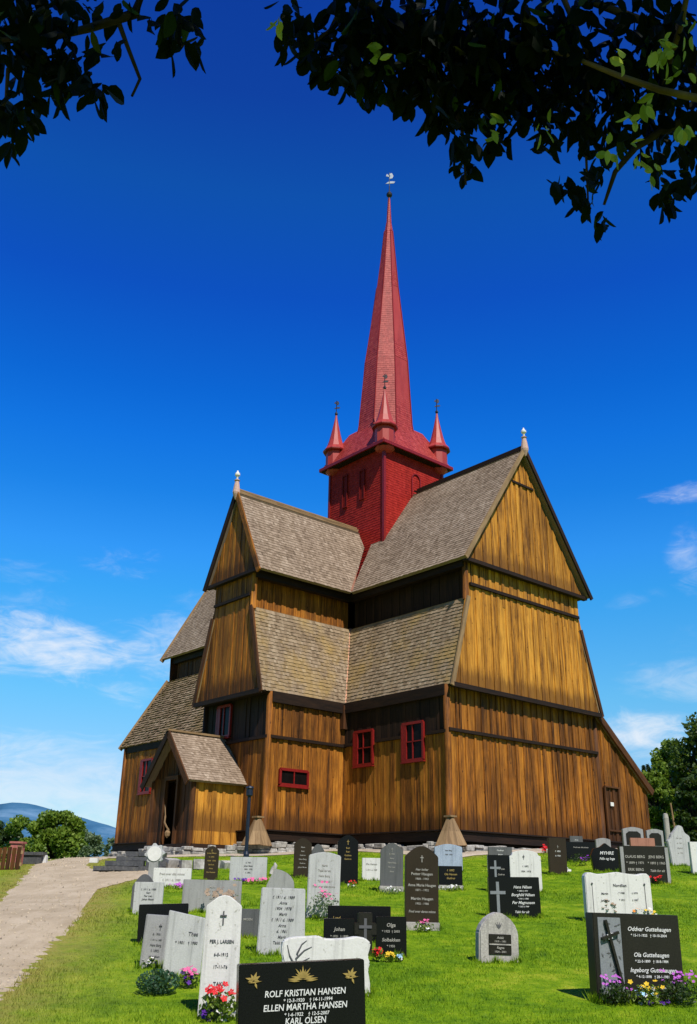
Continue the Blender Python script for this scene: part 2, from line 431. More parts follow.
T1, S1, T2, S2 = 3.80, 4.84, 1.47, 2.44
V1, V2, L1V, L2V = 4.80, 2.33, 8.39, 8.80
VR, HL = 8.42, 4.43
def part(name, m, mb, parent=None, smooth=False): return mb.build(name, m, parent or church, smooth)
# --- roofs of one arm: axis 'a' or 'b', reaching out to e, eaves +-w
def P3(axis, e, s, h):      # e along the arm, s across it
    return L(e, s, h) if axis == 'a' else L(s, e, h)
def nrm_roof(axis, side, w, dh):
    v = Vector((0, dh, w)); k = v.length
    return (Vector((0, -side*dh/k, w/k)) if axis == 'a' else Vector((side*dh/k, 0, w/k)))
def arm_roof(axis, sgn, e, w, hr, he, inner_e, inner_r, sides=(1, -1), m='shing'):
    for sd in sides:
        poly = [P3(axis, sgn*e, sd*w, he), P3(axis, sgn*e, 0, hr), P3(axis, sgn*inner_r, 0, hr), P3(axis, sgn*inner_e, sd*w, he)]
        n = nrm_roof(axis, sd, w, hr-he)
        mb = MB(); shingles(mb, poly, n, .30, .19, .035, .13, .35); part('roof', m, mb)
E1 = L1+.42; E2 = L2+.18
arm_roof('a', 1, E1, W1, HR1, HE, W2, .0)
arm_roof('b', 1, E2, W2, HR2, HE, W1, 1.45)
arm_roof('b', -1, E2, W2, HR2, HE, W1, 1.45)
# long arm (the old nave) away to the left
E3, W3 = 16.25, 3.44
arm_roof('a', -1, E3, W3, HR1-.1, HE+.05, 1.6, 0)
# skirt roofs
def skirt(axis, sgn, e, t, s, it, is_, sides=(1, -1), m='shing_gold'):
    for sd in sides:
        poly = [P3(axis, sgn*e, sd*s, HS), P3(axis, sgn*e, sd*t, HT), P3(axis, sgn*it, sd*t, HT), P3(axis, sgn*is_, sd*s, HS)]
        n = nrm_roof(axis, sd, s-t, HT-HS)
        mb = MB(); shingles(mb, poly, n, .30, .19, .04, .12, .35, .01); part('roof', m, mb)
skirt('a', 1, L1+.06, T1, S1, T2, S2)
skirt('b', 1, L2+.06, T2, S2, T1, S1)
skirt('b', -1, L2, T2, S2, T1, S1)
# lean-to roof behind the right gable
poly = [L(L1-.15, -(VR+.2), HL-.05), L(L1-.15, -S1+.05, HS+.05), L(-12, -S1+.05, HS+.05), L(-12, -(VR+.2), HL-.05)]
mb = MB(); shingles(mb, poly, Vector((0, (HS-HL), VR-S1)).normalized(), .34, .22, .05, .16, .35, .02); part('roof', 'shing_old', mb)
# nave lower roof, shaggy
N3, S3, H3S, H3T = 15.85, 5.72, 7.17, 11.34
poly = [L(-N3, S3+.05, H3S), L(-N3, W3-.35, H3T), L(-S2+.3, W3-.35, H3T), L(-S2+.3, S3+.05, H3S)]
mb = MB(); shingles(mb, poly, Vector((0, -(H3T-H3S), S3-W3+.4)).normalized(), .34, .24, .07, .14, .4, .05); part('roof', 'shing_old', mb)
poly = [L(-N3, -S3, H3S), L(-N3, -W3+.35, H3T), L(-S2, -W3+.35, H3T), L(-S2, -S3, H3S)]
mb = MB(); shingles(mb, poly, Vector((0, (H3T-H3S), S3-W3+.4)).normalized(), .5, .4, .05, .14); part('roof', 'shing_old', mb)
# --- bargeboards and eave boards
mb = MB()
BM = ['wood_gr']
def barge(_, p0, p1, w=.07, h=.26, r=.6, par=None):
    mb = MB(); mb.beam(p0, p1, w, h, (0, 0, 1), r); part('bargeboard', BM[0], mb, par)
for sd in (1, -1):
    BM[0] = 'wood_gr' if sd > 0 else 'wood_blk'  # other rake in near-black wood, its underside's shade put into the colour
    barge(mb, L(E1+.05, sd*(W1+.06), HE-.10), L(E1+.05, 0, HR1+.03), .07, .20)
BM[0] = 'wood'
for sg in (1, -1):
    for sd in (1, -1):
        BM[0] = 'wood' if sd > 0 else 'wood_blk'  # same painted underside shade on one rake here
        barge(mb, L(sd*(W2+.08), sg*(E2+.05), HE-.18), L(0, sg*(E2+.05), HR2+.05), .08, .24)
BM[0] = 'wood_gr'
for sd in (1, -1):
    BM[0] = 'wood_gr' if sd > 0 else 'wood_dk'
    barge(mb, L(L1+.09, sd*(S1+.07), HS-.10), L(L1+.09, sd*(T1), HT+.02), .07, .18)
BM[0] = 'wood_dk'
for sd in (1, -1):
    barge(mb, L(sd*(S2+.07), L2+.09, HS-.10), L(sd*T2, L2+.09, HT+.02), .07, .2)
barge(mb, L(L1-.10, -(VR+.25), HL-.12), L(L1-.10, -S1, HS+.02), .10, .30); BM[0] = 'wood_gr'
barge(mb, L(-E3-.04, W3+.05, HE-.1), L(-E3-.04, 0, HR1-.08)); barge(mb, L(-E3-.04, -W3-.05, HE-.1), L(-E3-.04, 0, HR1-.08))
barge(mb, L(-N3-.04, S3+.1, H3S-.1), L(-N3-.04, W3-.3, H3T))
# --- ridge crestings (rail with pegs) and finials
def crest(p0, p1, m, h=.19, step=.5):
    mb = MB(); p0, p1 = Vector(p0), Vector(p1); d = (p1-p0); n = int(d.length/step)
    mb.beam(p0+Vector((0, 0, .05)), p1+Vector((0, 0, .05)), .16, .14, r=.4)
    mb.beam(p0+Vector((0, 0, h)), p1+Vector((0, 0, h)), .07, .07, r=.7)
    for k in range(n+1):
        q = p0+d*(k/n); q2 = q+d.normalized()*step*.42
        mb.beam(q+Vector((0, 0, .05)), q2+Vector((0, 0, h)), .05, .09, r=.6)
    return part('ridge_cresting', m, mb)
crest(L(E1, 0, HR1), L(2.2, 0, HR1), 'wood_blk')
crest(L(0, E2, HR2), L(0, 2.2, HR2), 'wood_gr')
crest(L(-E3, 0, HR1-.1), L(-2.2, 0, HR1-.1), 'wood_blk')
def finial(p, m1='pinkwood', m2='white'):
    mb = MB(); mb.lathe(p, [(.05, -.35), (.16, -.1), (.18, .0), (.13, .35), (.09, .55), (.14, .6), (.05, .68)], 10)
    f = part('finial', m1, mb)
    mb = MB(); mb.lathe(p, [(.03, .66), (.05, .78), (.12, .86), (.12, .94), (.05, 1.02), (.03, 1.1)], 10); part('knob', m2, mb, f)
finial(L(E1+.05, 0, HR1)); finial(L(0, E2+.05, HR2), 'pinkwood')
# --- copper valley strips where the arms meet
mb = MB()
mb.beam(L(W2, W1, HE)+Vector((0, 0, .06)), L(.05, 1.95, 16.1)+Vector((0, 0, .10)), .20, .04, (0, 0, 1))
mb.beam(L(S2, S1, HS)+Vector((0, 0, .05)), L(T2, T1, HT)+Vector((0, 0, .05)), .14, .05, (1, -1, .3))
part('valley_flashing', 'copper', mb)
# --- upper walls
def wall(m, poly, n, **k):
    mb = MB(); boards(mb, [L(*p) for p in poly], n, **k); return part('wall', m, mb)
g = L1+.16
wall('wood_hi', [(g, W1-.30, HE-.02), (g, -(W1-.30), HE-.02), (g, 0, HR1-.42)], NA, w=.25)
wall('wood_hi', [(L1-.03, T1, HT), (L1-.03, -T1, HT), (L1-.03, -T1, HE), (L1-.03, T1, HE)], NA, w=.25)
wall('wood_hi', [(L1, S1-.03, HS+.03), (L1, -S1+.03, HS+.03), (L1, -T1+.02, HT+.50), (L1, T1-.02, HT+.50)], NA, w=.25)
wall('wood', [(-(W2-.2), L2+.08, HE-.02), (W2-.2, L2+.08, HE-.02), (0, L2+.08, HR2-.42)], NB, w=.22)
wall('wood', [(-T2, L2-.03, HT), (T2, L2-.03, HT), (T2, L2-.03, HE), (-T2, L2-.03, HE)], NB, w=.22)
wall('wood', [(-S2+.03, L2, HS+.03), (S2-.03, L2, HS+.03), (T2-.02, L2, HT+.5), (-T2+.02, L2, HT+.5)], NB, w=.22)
wall('wood', [(T2-.30, L2, HT-.3), (T2-.30, T1-.1, HT-.3), (T2-.30, T1-.1, HE+.9), (T2-.30, L2, HE+.9)], NA, w=.3)
wall('wood_blk', [(T2, T1-.30, HT-.3), (L1, T1-.30, HT-.3), (L1, T1-.30, HE+.5), (T2, T1-.30, HE+.5)], NB, w=.3)  # clerestory boards painted near black for the deep eave shadow
for (p_, q_) in (((T2-.17, L2, HT-.02), (T2-.17, T1, HT-.02)), ((T2, T1-.17, HT-.02), (L1, T1-.17, HT-.02))):
    mb = MB(); mb.beam(L(*p_), L(*q_), .36, .06, (0, 0, 1), .4); part('flashing_board', 'wood_gr', mb)
wall('wood_dk', [(-E3+1, W3-.55, H3T-.3), (-T2, W3-.55, H3T-.3), (-T2, W3-.55, HE+.4), (-E3+1, W3-.55, HE+.4)], NB, w=.3)
# unseen faces that close the volumes
wall('wood_dk', [(-T2, L2, HT-.3), (-T2, T1, HT-.3), (-T2, T1, HE+.5), (-T2, L2, HE+.5)], -NA, w=.6)
wall('wood_dk', [(T2, -T1, HT-.3), (L1, -T1, HT-.3), (L1, -T1, HE+.5), (T2, -T1, HE+.5)], -NB, w=.6)
wall('wood_dk', [(-E3+1, -W3+.55, H3T-.3), (-T2, -W3+.55, H3T-.3), (-T2, -W3+.55, HE+.4), (-E3+1, -W3+.55, HE+.4)], -NB, w=.6)
wall('wood_dk', [(-T2, -L2, HB), (T2, -L2, HB), (T2, -L2, HE), (0, -L2, HR2-.3), (-T2, -L2, HE)], -NB, w=.6)
wall('wood_dk', [(-T2, -L2, HB), (-T2, -T1, HB), (-T2, -T1, HE+.5), (-T2, -L2, HE+.5)], -NA, w=.6)
wall('wood_dk', [(T2, -L2, HB), (T2, -T1, HB), (T2, -T1, HE+.5), (T2, -L2, HE+.5)], NA, w=.6)
wall('wood_dk', [(-E3+.6, W3-.4, H3S), (-E3+.6, -W3+.4, H3S), (-E3+.6, -W3+.2, HE), (-E3+.6, 0, HR1-.5), (-E3+.6, W3-.2, HE)], -NA, w=.6)
wall('wood_dk', [(-N3+.5, S3-.05, HB), (-N3+.5, -S3+.05, HB), (-N3+.5, -S3+.05, H3S), (-N3+.5, -W3+.4, H3T), (-N3+.5, W3-.4, H3T), (-N3+.5, S3-.05, H3S)], -NA, w=.6)
wall('wood_dk', [(-N3+.5, -S3+.1, HB), (L1V, -S3+.1, HB), (L1V, -S3+.1, H3S), (-N3+.5, -S3+.1, H3S)], -NB, w=.6)
wall('wood_dk', [(-11.8, -VR, HB), (L1V, -VR, HB), (L1V, -VR, HL+.1), (-11.8, -VR, HL+.1)], -NB, w=.6)
# --- lower walls
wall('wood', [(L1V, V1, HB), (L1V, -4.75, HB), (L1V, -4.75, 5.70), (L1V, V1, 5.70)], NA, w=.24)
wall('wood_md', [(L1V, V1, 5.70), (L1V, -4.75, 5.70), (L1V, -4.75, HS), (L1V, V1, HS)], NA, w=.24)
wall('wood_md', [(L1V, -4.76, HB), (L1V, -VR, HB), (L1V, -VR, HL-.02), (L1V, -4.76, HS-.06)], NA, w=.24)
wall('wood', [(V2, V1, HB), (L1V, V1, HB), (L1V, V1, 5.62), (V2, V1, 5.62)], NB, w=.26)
wall('wood_blk', [(V2, V1, 5.62), (L1V, V1, 5.62), (L1V, V1, HS+.1), (V2, V1, HS+.1)], NB, w=.26)  # band above the ledge painted near black as skirt eave shadow
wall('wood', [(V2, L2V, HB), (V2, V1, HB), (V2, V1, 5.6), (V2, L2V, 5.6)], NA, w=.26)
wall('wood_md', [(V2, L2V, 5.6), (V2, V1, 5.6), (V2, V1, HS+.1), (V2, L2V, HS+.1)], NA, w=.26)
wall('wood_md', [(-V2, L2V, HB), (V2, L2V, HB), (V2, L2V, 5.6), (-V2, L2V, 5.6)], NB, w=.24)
wall('wood_blk', [(-V2, L2V, 5.6), (V2, L2V, 5.6), (V2, L2V, HS+.1), (-V2, L2V, HS+.1)], NB, w=.24)  # eave shadow painted into this upper band as well
wall('wood_dk', [(-V2, L2V, HB), (-V2, 5.4, HB), (-V2, 5.4, HS+.1), (-V2, L2V, HS+.1)], -NA, w=.3)
wall('wood', [(-15.4, S3-.06, HB), (-V2, S3-.06, HB), (-V2, S3-.06, H3S+.2), (-15.4, S3-.06, H3S+.2)], NB, w=.26)
# --- jetty soffits and ledges
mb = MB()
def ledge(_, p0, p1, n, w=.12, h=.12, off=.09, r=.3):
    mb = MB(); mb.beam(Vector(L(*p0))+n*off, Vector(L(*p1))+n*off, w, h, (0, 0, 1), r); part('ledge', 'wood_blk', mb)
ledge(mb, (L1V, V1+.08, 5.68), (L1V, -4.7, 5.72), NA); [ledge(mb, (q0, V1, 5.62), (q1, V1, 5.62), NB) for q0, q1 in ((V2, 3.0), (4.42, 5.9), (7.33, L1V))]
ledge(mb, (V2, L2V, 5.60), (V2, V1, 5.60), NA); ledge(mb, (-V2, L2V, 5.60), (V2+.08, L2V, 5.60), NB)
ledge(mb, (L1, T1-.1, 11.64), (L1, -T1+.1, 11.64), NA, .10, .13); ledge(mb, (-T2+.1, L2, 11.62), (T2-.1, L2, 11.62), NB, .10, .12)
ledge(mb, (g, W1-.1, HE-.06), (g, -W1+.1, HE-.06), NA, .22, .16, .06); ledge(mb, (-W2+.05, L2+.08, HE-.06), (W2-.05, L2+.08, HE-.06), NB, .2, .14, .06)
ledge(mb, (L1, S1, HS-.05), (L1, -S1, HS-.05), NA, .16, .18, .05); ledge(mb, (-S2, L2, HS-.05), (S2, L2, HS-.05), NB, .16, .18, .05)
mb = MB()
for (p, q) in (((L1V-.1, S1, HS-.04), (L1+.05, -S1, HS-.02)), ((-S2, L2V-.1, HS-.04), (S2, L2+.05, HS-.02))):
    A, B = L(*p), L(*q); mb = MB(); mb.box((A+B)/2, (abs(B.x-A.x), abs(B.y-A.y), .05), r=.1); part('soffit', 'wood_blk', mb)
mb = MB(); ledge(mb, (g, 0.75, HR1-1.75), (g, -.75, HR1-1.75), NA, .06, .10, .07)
# near-black plates under the eaves, added to deepen the eave shade
mb = MB()
for (p, q) in (((T2, T1+.1, HE-.1), (L1, T1+.1, HE-.1)), ((T2+.1, L2, HE-.1), (T2+.1, T1, HE-.1)), ((-E3+.6, W3-.45, HE-.1), (-T2, W3-.45, HE-.1)), ((V2+.1, V1+.06, HS-.22), (L1V, V1+.06, HS-.22)), ((V2+.06, L2V, HS-.22), (V2+.06, V1, HS-.22)), ((-N3+.7, S3-.1, H3S-.16), (-V2, S3-.1, H3S-.16))):
    mb = MB(); mb.beam(L(*p), L(*q), .26, .44, r=.1); part('eave_shade_plate', 'wood_blk', mb)
# sills
mb = MB()
for (p, q, n) in (((L1V, V1, 0), (L1V, -VR, 0), NA), ((V2, V1, 0), (L1V+.1, V1, 0), NB), ((V2, L2V, 0), (V2, V1, 0), NA), ((-V2, L2V, 0), (V2+.1, L2V, 0), NB), ((-15.5, S3-.06, 0), (-V2, S3-.06, 0), NB)):
    A = L(p[0], p[1], HB-.16); B = L(q[0], q[1], HB-.16)
    mb.beam(A+n*.02, B+n*.02, .34, .32, r=.2)
    mb.beam(A+n*.16+Vector((0, 0, .20)), B+n*.16+Vector((0, 0, .20)), .24, .05, r=.3)
    mb.beam(A-n*.25-Vector((0, 0, .75)), B-n*.25-Vector((0, 0, .75)), .2, 1.2, r=.0)
part('sill_beam', 'wood_blk', mb)
# corner staves
for (a, b, h0, h1, m) in ((L1V-.02, V1+.02, HB, HS, 'wood'), (V2+.02, L2V+.02, HB, HS, 'wood'), (L1-.04, T1+.02, HT, HE+.1, 'wood'), (T2+.02, L2-.02, HT, HE+.1, 'wood'),
                          (-15.38, S3-.04, HB, H3S, 'wood'), (-V2-.02, L2V+.02, HB, HS, 'wood_dk'), (L1V-.02, -4.76, HB, HS-.2, 'wood_dk')):
    mb = MB(); mb.tube([L(a, b, h0-.1), L(a, b, (h0+h1)/2), L(a, b, h1)], .13, 12, random.random()); part('corner_post', m, mb, smooth=True)
mb = MB(); mb.box(L(V2+.10, V1+.12, 6.8), (.3, .3, 1.0), r=.2); part('corner_bracket', 'wood_dk', mb)
# wooden caps over the sill ends
for (a, b) in ((L1V+.20, V1+.22), (V2+.05, L2V+.35)):
    mb = MB(); top = L(a, b, 2.48); r0, r1, z = .56, .12, -1.0
    for q in range(8):
        t0, t1 = 2*math.pi*q/8+.39, 2*math.pi*(q+1)/8+.39
        pts = [top+Vector((r0*math.cos(t0)*1.1, r0*math.sin(t0)*1.1, z)), top+Vector((r0*math.cos(t1)*1.1, r0*math.sin(t1)*1.1, z+random.uniform(-.03, .03))),
               top+Vector((r1*math.cos(t1), r1*math.sin(t1), 0)), top+Vector((r1*math.cos(t0), r1*math.sin(t0), 0))]
        mb.prism(pts, Vector((math.cos((t0+t1)/2), math.sin((t0+t1)/2), .3))*.05, None, [(q*.4, 0), (q*.4+.4, 0), (q*.4+.3, 1.1), (q*.4+.1, 1.1)])
    mb.box(top+Vector((0, 0, .02)), (.34, .34, .06)); part('corner_cap', 'wood_gr', mb)
# --- windows
def window(axis, val, u0, v0, u1, v1, nx=2, ny=1, m='red_trim', pane='glass'):
    A = hit(u0, v0, axis, val); B = hit(u1, v1, axis, val); other = 1-axis
    s0, s1 = sorted((A[other], B[other])); h0, h1 = sorted((A[2], B[2])); n = NB if axis == 1 else NA
    q = lambda s, h: (L(s, val, h) if axis == 1 else L(val, s, h))
    fr = MB(); t = .095; d = n*.085
    for (a, b) in (((s0, h0), (s1, h0)), ((s0, h1), (s1, h1))): fr.beam(q(*a)+d, q(*b)+d, .10, t+.01, r=.5)
    if h1-h0 > 1.2: fr.beam(q(s0+.12, h0)+n*.10, q(s0+.12, h1)+n*.10, .24, .06, tuple(n), r=.4)
    for (a, b) in (((s0, h0), (s0, h1)), ((s1, h0), (s1, h1))): fr.beam(q(*a)+d, q(*b)+d, t, .10, tuple(n), r=.6)
    for k in range(1, nx):
        s = s0+(s1-s0)*k/nx; fr.beam(q(s, h0)+n*.09, q(s, h1)+n*.09, .045, .05, tuple(n), r=.7)
    for k in range(1, ny):
        h = h0+(h1-h0)*k/ny; fr.beam(q(s0, h)+n*.09, q(s1, h)+n*.09, .05, .04, r=.7)
    fr.beam(q(s0-.06, h0-.07)+n*.09, q(s1+.06, h0-.07)+n*.09, .14, .05, r=.5)
    f = part('window', m, fr)
    g = MB(); g.prism([q(s0, h0)+n*.072, q(s1, h0)+n*.072, q(s1, h1)+n*.072, q(s0, h1)+n*.072] if axis == 1 else [q(s1, h0)+n*.072, q(s0, h0)+n*.072, q(s0, h1)+n*.072, q(s1, h1)+n*.072], n*.02, .5)
    part('pane', pane, g, f)
    return f
window(1, V1, 356, 733, 374, 764, 2, 2); window(1, V1, 404, 725, 425, 759, 2, 2)
window(0, V2, 279, 769, 306, 787, 2, 1)
window(1, L2V, 220, 708, 231, 736, 2, 1)
window(1, S3-.06, 143, 761, 151, 792, 2, 2)
# --- lean-to door
def slab_door(axis, val, u0, v0, u1, v1):
    A = hit(u0, v0, axis, val); B = hit(u1, v1, axis, val); s0, s1 = sorted((A[1], B[1])); s1 += .25; s0 -= .15; h0, h1 = sorted((A[2], B[2])); h0 = HB+.05
    mb = MB(); boards(mb, [L(val, s1, h0)+NA*.07, L(val, s0, h0)+NA*.07, L(val, s0, h1)+NA*.07, L(val, s1, h1)+NA*.07], NA, w=.18)
    d = part('door', 'wood_dk', mb)
    fr = MB()
    for (p, q) in (((s1, h0), (s1, h1)), ((s0, h0), (s0, h1)), ((s0, h1), (s1, h1)), ((s0+.05, h0+.45), (s1-.05, h0+.45))):
        fr.beam(L(val, p[0], p[1])+NA*.15, L(val, q[0], q[1])+NA*.15, .09, .07, (1, 0, 0) if p[0] == q[0] else (0, 0, 1), r=.8)
    part('door_frame', 'wood_dk', fr, d)
    h = MB(); h.box(L(val, (s0+s1)/2+.1, h0+1.55)+NA*.17, (.03, .22, .16)); part('notice', 'white', h, d)
slab_door(0, L1V, 605, 787, 618, 838)
# --- porch
pa, pw, pb, ph, pe = -.72, 1.50, 11.15, 5.80, 3.93
def porch_part(name, m, mb, par=None): return mb.build(name, m, par or church)
fb = 1.5
porch = MB(); boards(porch, [L(pa+pw, pb, fb), L(pa+pw, L2V, fb), L(pa+pw, L2V, pe+.05), L(pa+pw, pb, pe+.05)], NA, w=.24)
porch = porch.build('porch', 'wood_hi', church)
mb = MB(); boards(mb, [L(pa-pw, pb, fb), L(pa-pw, L2V, fb), L(pa-pw, L2V, pe+.05), L(pa-pw, pb, pe+.05)], -NA, w=.3); porch_part('wall', 'wood_dk', mb, porch)
d0, d1, dh = -1.12, -.28, 4.0
mb = MB()
boards(mb, [L(pa-pw, pb, fb), L(d0, pb, fb), L(d0, pb, pe+.1), L(pa-pw, pb, pe+.1)], NB, w=.2)
boards(mb, [L(d1, pb, fb), L(pa+pw, pb, fb), L(pa+pw, pb, pe+.1), L(d1, pb, pe+.1)], NB, w=.2)
boards(mb, [L(pa-pw, pb, pe+.1), L(pa+pw, pb, pe+.1), L(pa, pb, ph-.15)], NB, w=.2)
porch_part('gable_wall', 'wood_dk', mb, porch)
for sd in (1, -1):
    rw = pw+.28; ex = pe-.12
    poly = [L(pa+sd*rw, pb+.42, ex), L(pa, pb+.42, ph), L(pa, L2V+.02, ph), L(pa+sd*rw, L2V+.02, ex)]
    mb = MB(); shingles(mb, poly, Vector((sd*(ph-ex), 0, rw)).normalized(), .24, .17, .03, .10, .3); porch_part('porch_roof', 'shing', mb, porch)
mb = MB()
for sd in (1, -1):
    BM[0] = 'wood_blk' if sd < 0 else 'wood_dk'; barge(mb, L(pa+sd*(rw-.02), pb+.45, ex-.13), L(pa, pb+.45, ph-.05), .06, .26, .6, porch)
mb.beam(L(pa, pb+.5, ph+.06), L(pa, L2V+.1, ph+.06), .16, .08)
porch_part('ridge_board', 'wood_gr', mb, porch)
mb = MB(); mb.tube([L(pa+pw, pb, fb-.1), L(pa+pw, pb, pe)], .11, 10); mb.tube([L(pa-pw, pb, fb-.1), L(pa-pw, pb, pe)], .11, 10)
mb.beam(L(d0-.05, pb+.08, fb), L(d0-.05, pb+.08, dh), .12, .12, (0, 1, 0)); mb.beam(L(d1+.05, pb+.08, fb), L(d1+.05, pb+.08, dh), .12, .12, (0, 1, 0)); mb.beam(L(d0-.1, pb+.08, dh), L(d1+.1, pb+.08, dh), .14, .16)
porch_part('post', 'wood_dk', mb, porch)
mb = MB(); mb.beam(L(pa-pw-.1, pb+.02, fb-.12), L(pa+pw+.1, pb+.02, fb-.12), .3, .24); mb.beam(L(pa+pw+.02, pb, fb-.12), L(pa+pw+.02, L2V, fb-.12), .3, .24)
mb.box(L(pa, 10.1, fb-.05), (2*pw, 2.2, .08)); porch_part('sill_beam', 'wood_blk', mb, porch)
mb = MB(); boards(mb, [L(d0, L2V+.12, fb), L(d1, L2V+.12, fb), L(d1, L2V+.12, dh-.2), L(d0, L2V+.12, dh-.2)], NB, w=.18); dr = porch_part('door', 'wood_blk', mb, porch)
# open red door leaf with rope handle, folded back inside the porch
mb = MB(); boards(mb, [L(d1+.02, pb-.1, fb), L(d1+.02, pb-.95, fb), L(d1+.02, pb-.95, dh-.1), L(d1+.02, pb-.1, dh-.1)], -NA, w=.16); porch_part('door', 'wood_dk', mb, porch)
mb = MB(); mb.tube([L(-.8, pb+.20, fb+1.05), L(-.72, pb+.26, fb+.8), L(-.56, pb+.24, fb+.62), L(-.45, pb+.2, fb+.50)], .035, 6); mb.lathe(L(-.5, pb+.22, fb+.42), [(.02, -.2), (.09, -.12), (.11, 0), (.05, .1)], 8)
mb.tube([L(-.8, pb+.2, fb+1.05), L(-1.08, pb+.1, fb+1.5)], .02, 6)
porch_part('rope', 'wood_gr', mb, porch)
# --- foundation of field stones
def foundation(segs, name='foundation'):
    for (p, q, off, lo, hi) in segs:
        bm = bmesh.new()
        p, q = Vector(p), Vector(q); d = q-p; Ln = d.length; d.normalize(); x = 0
        nn = Vector((-d.y, d.x))
        while x < Ln:
            w = random.uniform(.22, .62); z = lo
            while z < hi:
                h = random.uniform(.12, .22); a, b = p+d*(x+w/2)
                c = L(a, b, z+h/2)
                s = bmesh.ops.create_cube(bm, size=1.5)
                for v in s['verts']:
                    v.co = Vector([q_*random.uniform(.78, 1.04) for q_ in v.co])
                ang = math.atan2(-d.y, d.x)+random.uniform(-.12, .12)
                mt = Matrix.Translation(c+Vector((random.uniform(-.05, .05), random.uniform(-.05, .05), 0))) @ Matrix.Rotation(ang, 4, 'Z') @ Matrix.Diagonal((w*.70, .30, h*.68, 1))
                bmesh.ops.transform(bm, matrix=mt, verts=s['verts'])
                z += h*.93
            x += w*.96
        bmesh.ops.bevel(bm, geom=list(bm.edges), offset=.025, segments=1, affect='EDGES', clamp_overlap=True)
        me = bpy.data.meshes.new(name); bm.to_mesh(me); bm.free(); me.materials.append(M['field'])
        o = bpy.data.objects.new(name, me); C.objects.link(o); o.parent = church
OF = .14
foundation([((L1V+OF, V1+OF), (L1V+OF, -VR), 0, 1.0, 1.50), ((V2+OF, V1+OF), (L1V+.2, V1+OF), 0, .75, 1.50), ((V2+OF, L2V+OF), (V2+OF, V1), 0, .75, 1.50), ((-V2, L2V+OF), (V2, L2V+OF), 0, .6, 1.50),
            ((pa+pw+OF, pb), (pa+pw+OF, L2V), 0, .4, 1.30), ((pa-pw, pb+OF), (pa+pw, pb+OF), 0, .4, 1.30), ((-15.5, S3+OF), (-V2, S3+OF), 0, .2, 1.50), ((-15.6, S3), (-15.6, 0), 0, .2, 1.6),
            ((pa-pw, L2V), (pa-pw, pb), 0, .3, 1.28)])
# --- tower
tc = (-.21, -.04); WT, TE = 2.12, 21.2
tw = MB()
for sx, sy, n in ((1, 0, NA), (-1, 0, -NA), (0, 1, NB), (0, -1, -NB)):
    if sx: poly = [L(tc[0]+sx*WT, tc[1]+WT, 13.5), L(tc[0]+sx*WT, tc[1]-WT, 13.5), L(tc[0]+sx*WT, tc[1]-WT, TE), L(tc[0]+sx*WT, tc[1]+WT, TE)]
    else: poly = [L(tc[0]-WT, tc[1]+sy*WT, 13.5), L(tc[0]+WT, tc[1]+sy*WT, 13.5), L(tc[0]+WT, tc[1]+sy*WT, TE), L(tc[0]-WT, tc[1]+sy*WT, TE)]
    shingles(tw, poly, n, .24, .20, .022, .06, .1)
tower = tw.build('tower', 'red', church)
mb = MB()
for sx in (1, -1):
    for sy in (1, -1): mb.beam(L(tc[0]+sx*(WT+.0), tc[1]+sy*(WT+.0), 13.5), L(tc[0]+sx*WT, tc[1]+sy*WT, TE), .14, .14, (1, 0, 0), .4)
mb.build('corner_board', 'red_trim', tower)
# flared tower roof
WE, SB = 2.52, 1.36
def sq(w, h): return [L(tc[0]+w, tc[1]+w, h), L(tc[0]+w, tc[1]-w, h), L(tc[0]-w, tc[1]-w, h), L(tc[0]-w, tc[1]+w, h)]
def flare(h0, w0, h1, w1, mb, slab=.08):
    A, B = sq(w0, h0), sq(w1, h1)
    for k, n in enumerate((NA, -NB, -NA, NB)):
        j = (k+1) % 4
        nn = (n*(h1-h0)+Vector((0, 0, w0-w1))).normalized()
        shingles(mb, [A[k], A[j], B[j], B[k]], nn, .22, .18, .02, slab, .1)
mb = MB(); flare(20.98, WE, 23.15, SB+.05, mb, .12)
mb.build('tower_roof', 'red_roof', tower)
mb = MB(); A = sq(WE-.06, 20.98); mb.prism(A, Vector((0, 0, .1)), .2); mb.build('eave_soffit', 'wood_blk', tower)
mb = MB(); A = sq(WE+.02, 21.0)
for k in range(4): mb.beam(A[k], A[(k+1) % 4], .10, .16, r=.5)
mb.build('eave_moulding', 'red_trim', tower)
# spire
mb = MB(); prof = [(1.52, 22.75), (1.43, 23.4), (1.17, 27.5), (.60, 32.7), (.235, 36.9), (.14, 37.6), (.05, 39.5)]
lean = lambda h: Vector((.13, .17, 0))*(max(0, (h-24)/15))
def ringp(r, h, k):
    t = 2*math.pi*(k+.5)/8; c = L(tc[0], tc[1], h)+lean(h); rr = r/math.cos(math.pi/8)
    return c+Vector((rr*math.cos(t), rr*math.sin(t), 0))
for (r0, h0), (r1, h1) in zip(prof, prof[1:]):
    for k in range(8):
        p = [ringp(r0, h0, k), ringp(r0, h0, k+1), ringp(r1, h1, k+1), ringp(r1, h1, k)]
        t = 2*math.pi*(k+1)/8; n = Vector((math.cos(t)*(h1-h0), math.sin(t)*(h1-h0), r0-r1)).normalized()
        # keep the quad planar in its own frame
        shingles(mb, p, n, .26, .17, .018, 0, .1)
        mb.face(p, None, .5)
mb.build('spire', 'red_roof', tower)
mb = MB()
for k in range(8):
    pts = [ringp(r_*1.01, h_, k) for r_, h_ in prof[:-2]]; mb.tube(pts, [.035]*len(pts), 6)
mb.build('spire_hip', 'red_trim', tower)
c = L(tc[0], tc[1], 0)+lean(39.5)
mb = MB(); mb.lathe(c+Vector((0, 0, 39.55)), [(.05, -.6), (.06, .0), (.17, .12), (.19, .24), (.12, .38), (.035, .45), (.03, .9)], 12)
mb.build('spire_knob', 'iron', tower)
